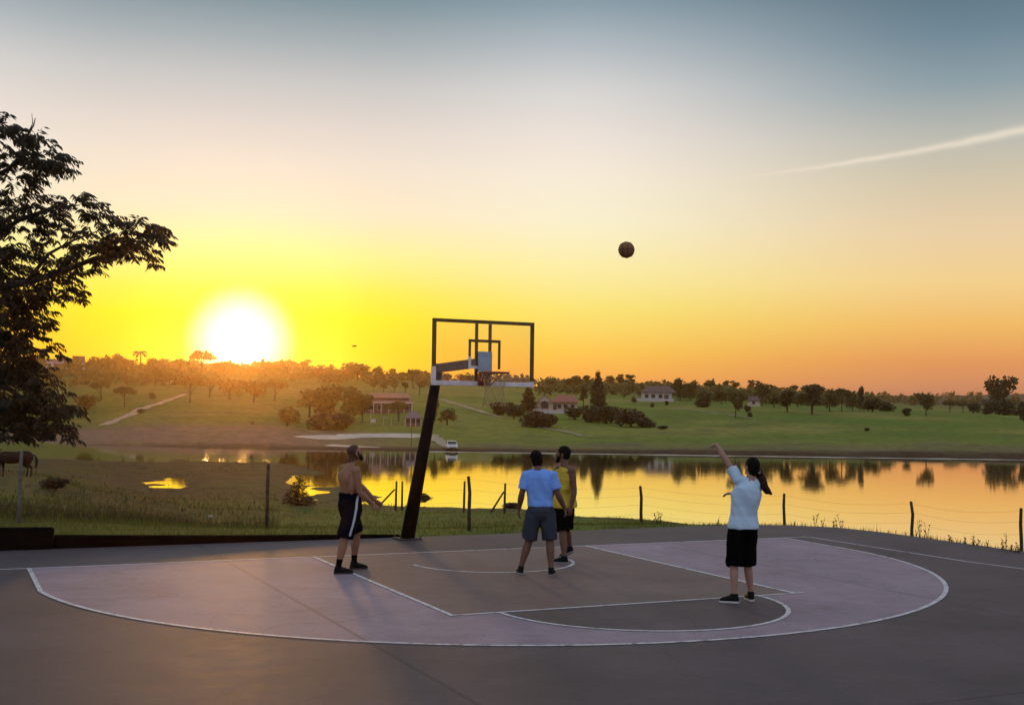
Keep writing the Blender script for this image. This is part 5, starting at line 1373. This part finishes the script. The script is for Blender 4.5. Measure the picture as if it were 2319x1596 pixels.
e = empty('sign_post', p, rz, 'white board on a thin pole before the grove', 'sign')
mb = MB(); mb.tube([(0, 0, -.2), (0, 0, 36 * k)], .05, 6); mb.build('pole', X['white'], e)
mb = MB(); mb.box((.55, -.06, .9), (1.1, .06, .8)); mb.build('board', X['white'], e)
p, t = hit(931, 1010, 192); k = t / FPX
e = empty('court_pole', p, 0, 'slender pale pole at the water side of the sand', 'pole')
mb = MB(); mb.tube([(0, 0, -.2), (0, 0, 64 * k)], [.07, .05], 8); mb.ball((0, 0, 64 * k), .07); mb.build('pole', X['post_grey'], e, True)
p, t = hit(477, 1172, 22)
e = tag(link('plastic_bag', None or bpy.data.meshes.new('plastic_bag'), X['white']), 'crumpled white plastic bag lying in the pasture grass', 'bag')
mb = MB(); mb.ball((0, 0, .05), (.10, .07, .06), 16, 10); me_ = blend(mb, .012, 1, .02, 22); me_.materials.append(X['white']); e.data = me_; e.location = p + V((0, 0, .02))

# bird
X['bird'] = mat('bird_dark', (.02, .018, .016), .8)
bp_ = at(802, 784, 60)
bird = empty('bird', bp_, .4, 'small dark bird flying right of the sun', 'bird')
mb = MB(); mb.loft([(V((x, 0, z)), V((0, r, 0)), V((0, 0, r))) for x, z, r in ((-.13, 0, .008), (-.09, 0, .022), (0, 0, .034), (.07, .005, .024), (.10, .012, .022), (.125, .012, .012), (.15, .008, .003))])
for s in (-1, 1):
    mb.loft([(V((.03, s * .02, .01)), V((.05, 0, 0)), V((0, 0, .008))), (V((.04, s * .11, .05)), V((.045, 0, 0)), V((0, 0, .006))), (V((0, s * .20, .035)), V((.025, 0, 0)), V((0, 0, .004))), (V((-.03, s * .25, .02)), V((.006, 0, 0)), V((0, 0, .002)))])
mb.loft([(V((-.10, 0, 0)), V((0, .015, 0)), V((0, 0, .006))), (V((-.17, 0, 0)), V((0, .035, 0)), V((0, 0, .003)))])
link('body', blend(mb, .006, 1), X['bird'], bird)

# ------------------------------------------------------------------ the big tree at the left edge
TB = at(-175, 1190, 26.0); TB = V((TB.x, TB.y, H(TB.x, TB.y)))
bt = empty('tree', TB, 0, 'big dark feathery tree overhanging the left edge of the court', 'tree')
def BP(vx, vy, t): return at(vx, vy, t) - TB
clusters = [  # view x, view y, half width, half height, depth, leaves
 (15, 322, 70, 50, 25.5, 330), (92, 352, 52, 40, 25.5, 220), (45, 385, 66, 40, 26, 240), (120, 372, 26, 26, 25.2, 70), (-40, 300, 70, 60, 26.5, 200),
 (30, 440, 60, 34, 26.5, 90), (-40, 480, 60, 80, 26.5, 240), (92, 480, 60, 34, 25.8, 190), (175, 468, 55, 30, 25.2, 160), (222, 500, 36, 30, 25, 100), (55, 512, 60, 34, 26, 190),
 (322, 518, 44, 20, 24.6, 120), (282, 540, 40, 26, 24.8, 130), (345, 540, 36, 18, 24.6, 80), (300, 572, 48, 18, 24.8, 120), (345, 588, 14, 16, 24.6, 26), (240, 560, 40, 26, 25, 120),
 (150, 540, 50, 34, 25.4, 130), (30, 580, 70, 46, 26, 330), (110, 600, 60, 40, 25.6, 190), (190, 600, 46, 26, 25.2, 100), (200, 560, 40, 24, 25, 70), (130, 655, 54, 30, 25.4, 190), (170, 678, 20, 16, 25.2, 36),
 (40, 665, 70, 48, 26, 330), (-30, 640, 70, 90, 26.5, 300), (15, 740, 62, 56, 26, 360), (85, 722, 34, 26, 25.6, 90), (80, 782, 34, 20, 25.6, 66), (105, 800, 28, 8, 25.4, 26), (-40, 800, 70, 80, 26.5, 300),
 (20, 822, 58, 52, 26, 380), (35, 900, 72, 48, 26, 380), (110, 905, 46, 30, 25.5, 130), (140, 932, 34, 24, 25.3, 100), (0, 950, 80, 40, 26, 330), (95, 960, 60, 26, 25.5, 180), (140, 985, 30, 14, 25.3, 60), (30, 985, 50, 18, 25.6, 80), (80, 860, 34, 26, 25.7, 110), (-60, 920, 80, 60, 26.5, 260)]
cv, cf, o_ = [], [], 0
g_ = np.random.default_rng(11)
tips = []
for i, (vx, vy, hw, hh, t, n) in enumerate(clusters):
    c_ = BP(vx, vy, t); k = t / FPX
    # feathery sprays: each spray is a short drooping twig with leaflets along it
    ns = max(5, int(n / 5.2 * (1.7 if vx < 60 and vy > 620 else 1)))
    V_, F_ = [], []
    for s in range(ns):
        d = g_.normal(size=3); d /= np.linalg.norm(d); q_ = g_.uniform(.15, 1) ** .5
        a = np.array(c_) + (np.array(RH) * d[0] * hw + np.array(FH) * d[1] * (hw + hh) * .5 + np.array([0, 0, 1.]) * d[2] * hh) * k * q_
        out = np.array(RH) * (d[0] * .8 + .35) + np.array(FH) * d[1] * .8; out[2] = g_.uniform(-.1, .45); out /= np.linalg.norm(out)
        L_ = g_.uniform(.22, .42); pts = []
        p = a.copy(); dr = out.copy()
        for j in range(8):
            pts.append(p.copy()); p = p + dr * L_ / 8; dr[2] -= .13; dr /= np.linalg.norm(dr)
        side = np.cross(dr, [0, 0, 1.]); side /= np.linalg.norm(side) + 1e-9
        for j, p in enumerate(pts):
            for sg in (-1, 1):
                ln = g_.uniform(.10, .26) * (1 - .04 * j); w = g_.uniform(.014, .030)
                ld = side * sg * .75 + dr * .7 + np.array([0, 0, -1.]) * g_.uniform(.15, .9); ld /= np.linalg.norm(ld)
                wd = np.cross(ld, g_.normal(size=3)); wd /= np.linalg.norm(wd) + 1e-9
                b0 = len(V_)
                V_ += [p, p + ld * ln * .45 + wd * w, p + ld * ln, p + ld * ln * .45 - wd * w]
                F_ += [(b0, b0 + 1, b0 + 2), (b0, b0 + 2, b0 + 3)]
    cv.append(np.array(V_)); cf.append(np.array(F_) + o_); o_ += len(V_); tips.append((V(c_), vx, vy, t))
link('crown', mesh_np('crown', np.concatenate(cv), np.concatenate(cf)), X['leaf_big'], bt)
mb = MB()
tk = [V((0, 0, -.3)), V((.05, 0, .8)), BP(-165, 960, 26), BP(-140, 800, 26), BP(-120, 640, 26), BP(-110, 480, 26.2), BP(-80, 360, 26.2)]
mb.tube(tk, [.30, .26, .22, .19, .15, .10, .05], 12)
mb.build('trunk', X['bark_dark'], bt, True)
def branch(pts, r0, r1):
    n = len(pts); mb = MB(); mb.tube(pts, [r0 + (r1 - r0) * i / (n - 1) for i in range(n)], 8); mb.build('branch', X['bark_dark'], bt, True)
branch([BP(-130, 720, 26), BP(-40, 660, 25.8), BP(60, 640, 25.5), BP(150, 612, 25.2), BP(215, 585, 25), BP(270, 575, 24.8), BP(310, 555, 24.7), BP(345, 540, 24.6)], .10, .012)
branch([BP(60, 640, 25.5), BP(110, 575, 25.4), BP(165, 545, 25.2), BP(230, 520, 25)], .05, .01)
branch([BP(-120, 640, 26), BP(-40, 560, 26), BP(40, 500, 25.8), BP(120, 470, 25.5), BP(180, 465, 25.2)], .09, .012)
branch([BP(-110, 480, 26.2), BP(-30, 410, 26), BP(40, 370, 25.7), BP(95, 345, 25.5)], .07, .012)
branch([BP(40, 370, 25.7), BP(60, 310, 25.6), BP(76, 285, 25.6), BP(80, 268, 25.6)], .03, .008)
branch([BP(64, 303, 25.6), BP(74, 280, 25.6), BP(72, 258, 25.6)], .014, .005)
branch([BP(-150, 880, 26), BP(-60, 860, 26), BP(20, 880, 25.8), BP(90, 930, 25.5), BP(140, 965, 25.3), BP(165, 990, 25.3)], .09, .012)
branch([BP(-140, 800, 26), BP(-50, 770, 26), BP(20, 760, 25.8), BP(80, 790, 25.5), BP(125, 800, 25.4)], .08, .01)
branch([BP(-155, 930, 26), BP(-70, 960, 26), BP(20, 975, 25.7), BP(80, 985, 25.5)], .07, .01)

# ------------------------------------------------------------------ grass and weeds
def blades(n, vx0, vx1, t0, t1, h0, h1, w, seed, dens=None, lean=.45):
    g = np.random.default_rng(seed)
    vx = g.uniform(vx0, vx1, n); t = np.exp(g.uniform(math.log(t0), math.log(t1), n)) if dens is None else dens(g, n)
    x = CAM.x + FH.x * t + RH.x * (vx - CX) / FPX * t; y = CAM.y + FH.y * t + RH.y * (vx - CX) / FPX * t
    keep = ~in_court(x, y) & ~in_court(x - .03, y - .03)
    z = height(x, y); keep &= (z > WATER - .02)
    if seed == 6: keep &= (fbm(x, y, 9, 77) + .25 * fbm(x, y, 2.5, 78) > -.02) & (np.random.default_rng(61).random(len(x)) < np.clip((vx[:len(x)] + 260) / 700, 0, 1))
    if t1 > 60: keep &= ~((vx < 110) & (t > ht - 22) & (t < ht + 4) & (np.random.default_rng(seed + 50).random(len(x)) < .85))
    x, y, z = x[keep], y[keep], z[keep]; m = len(x)
    clump = np.clip(fbm(x, y, 2.2, 21) * 1.6 + .75, .15, 1.6)
    h = g.uniform(h0, h1, m) * clump
    a = g.uniform(0, 6.283, m); l = h * g.uniform(0, lean, m); b = g.uniform(0, 6.283, m)
    ww = w * g.uniform(.6, 1.4, m)
    p0 = np.stack([x + np.cos(a) * ww, y + np.sin(a) * ww, z - .02], 1); p1 = np.stack([x - np.cos(a) * ww, y - np.sin(a) * ww, z - .02], 1)
    p2 = np.stack([x + np.cos(b) * l, y + np.sin(b) * l, z + h], 1)
    v = np.stack([p0, p1, p2], 1).reshape(-1, 3); f = np.arange(3 * m).reshape(-1, 3)
    return v, f
X['grass'] = leaf_mat('grass_blades', (.065, .085, .014), (.14, .155, .026), .35)
X['dry'] = leaf_mat('dry_grass', (.045, .038, .013), (.095, .082, .027), .3)
X['weed'] = leaf_mat('weed_stalks', (.035, .03, .015), (.09, .065, .03), .3)
parts = [blades(42000, -500, 2500, 19, 31, .03, .13, .009, 1), blades(30000, -500, 1700, 28, 90, .05, .17, .022, 2), blades(9000, 1400, 2700, 20, 33, .05, .20, .010, 3)]
o_ = 0; gv, gf = [], []
for v, f in parts: gv.append(v); gf.append(f + o_); o_ += len(v)
tag(link('grass', mesh_np('grass', np.concatenate(gv), np.concatenate(gf)), X['grass']), kind='stuff')
parts = [blades(9000, -500, 640, 27, 90, .08, .34, .024, 5, lean=.8), blades(2000, -260, 960, 78, 142, .10, .36, .04, 6, lean=.6), blades(600, -300, 640, 25, 34, .15, .42, .012, 8, lean=.9)]
o_ = 0; gv, gf = [], []
for v, f in parts: gv.append(v); gf.append(f + o_); o_ += len(v)
tag(link('dry_grass', mesh_np('dry_grass', np.concatenate(gv), np.concatenate(gf)), X['dry']), kind='stuff')
mb = MB(); rg = random.Random(3)
for vx, hgt in ((1845, .45), (1862, .3), (1885, .34), (1895, .40), (1905, .5), (1700, .2), (1625, .22), (2075, .2), (2082, .45), (2098, .42), (2150, .16), (2185, .2), (2205, .35), (2212, .24), (2235, .22), (2268, .36), (2276, .46), (2290, .2), (2299, .3), (2306, .22), (1488, .35), (1494, .3)):
    t = 26.3 if vx < 1900 else 26.3 - (vx - 1900) / 420 * 5
    p = at(vx, 1190, t); p.z = H(p.x, p.y) - .02; s = hgt * .75 + .06
    for q_ in range(3):
        e_ = V((rg.uniform(-.5, .5) * s * .5, rg.uniform(-.3, .3) * s * .5, s * rg.uniform(.6, 1)))
        mb.tube([p, p + e_ * .55 + V((0, 0, .03)), p + e_], [.006, .005, .003], 4)
        for j in range(7):
            c_ = p + e_ * rg.uniform(.3, 1); d_ = V((rg.uniform(-1, 1), rg.uniform(-1, 1), rg.uniform(-.2, .9))) * .06; w_ = V((d_.y, -d_.x, .3 * d_.z)) * .25
            mb.add([c_, c_ + d_ * .5 + w_, c_ + d_, c_ + d_ * .5 - w_], [(0, 1, 2, 3)])
tag(mb.build('weeds', X['weed']), kind='stuff')

# ------------------------------------------------------------------ evening haze over the whole place
hz = bpy.data.materials.new('haze'); hz.use_nodes = True
t_ = hz.node_tree; t_.nodes.remove(t_.nodes['Principled BSDF'])
pv = t_.nodes.new('ShaderNodeVolumePrincipled')
pv.inputs['Color'].default_value = (.96, .66, .34, 1); pv.inputs['Density'].default_value = 0.00015; pv.inputs['Anisotropy'].default_value = 0.92
t_.links.new(pv.outputs[0], t_.nodes['Material Output'].inputs['Volume'])
zt = float(TZ.max())
mb = MB(); HT = 38.0; mb.box((CAM.x, CAM.y, (HT - 7.5) / 2), (6600, 6600, HT + 7.5))
tag(mb.build('haze', hz), kind='stuff')
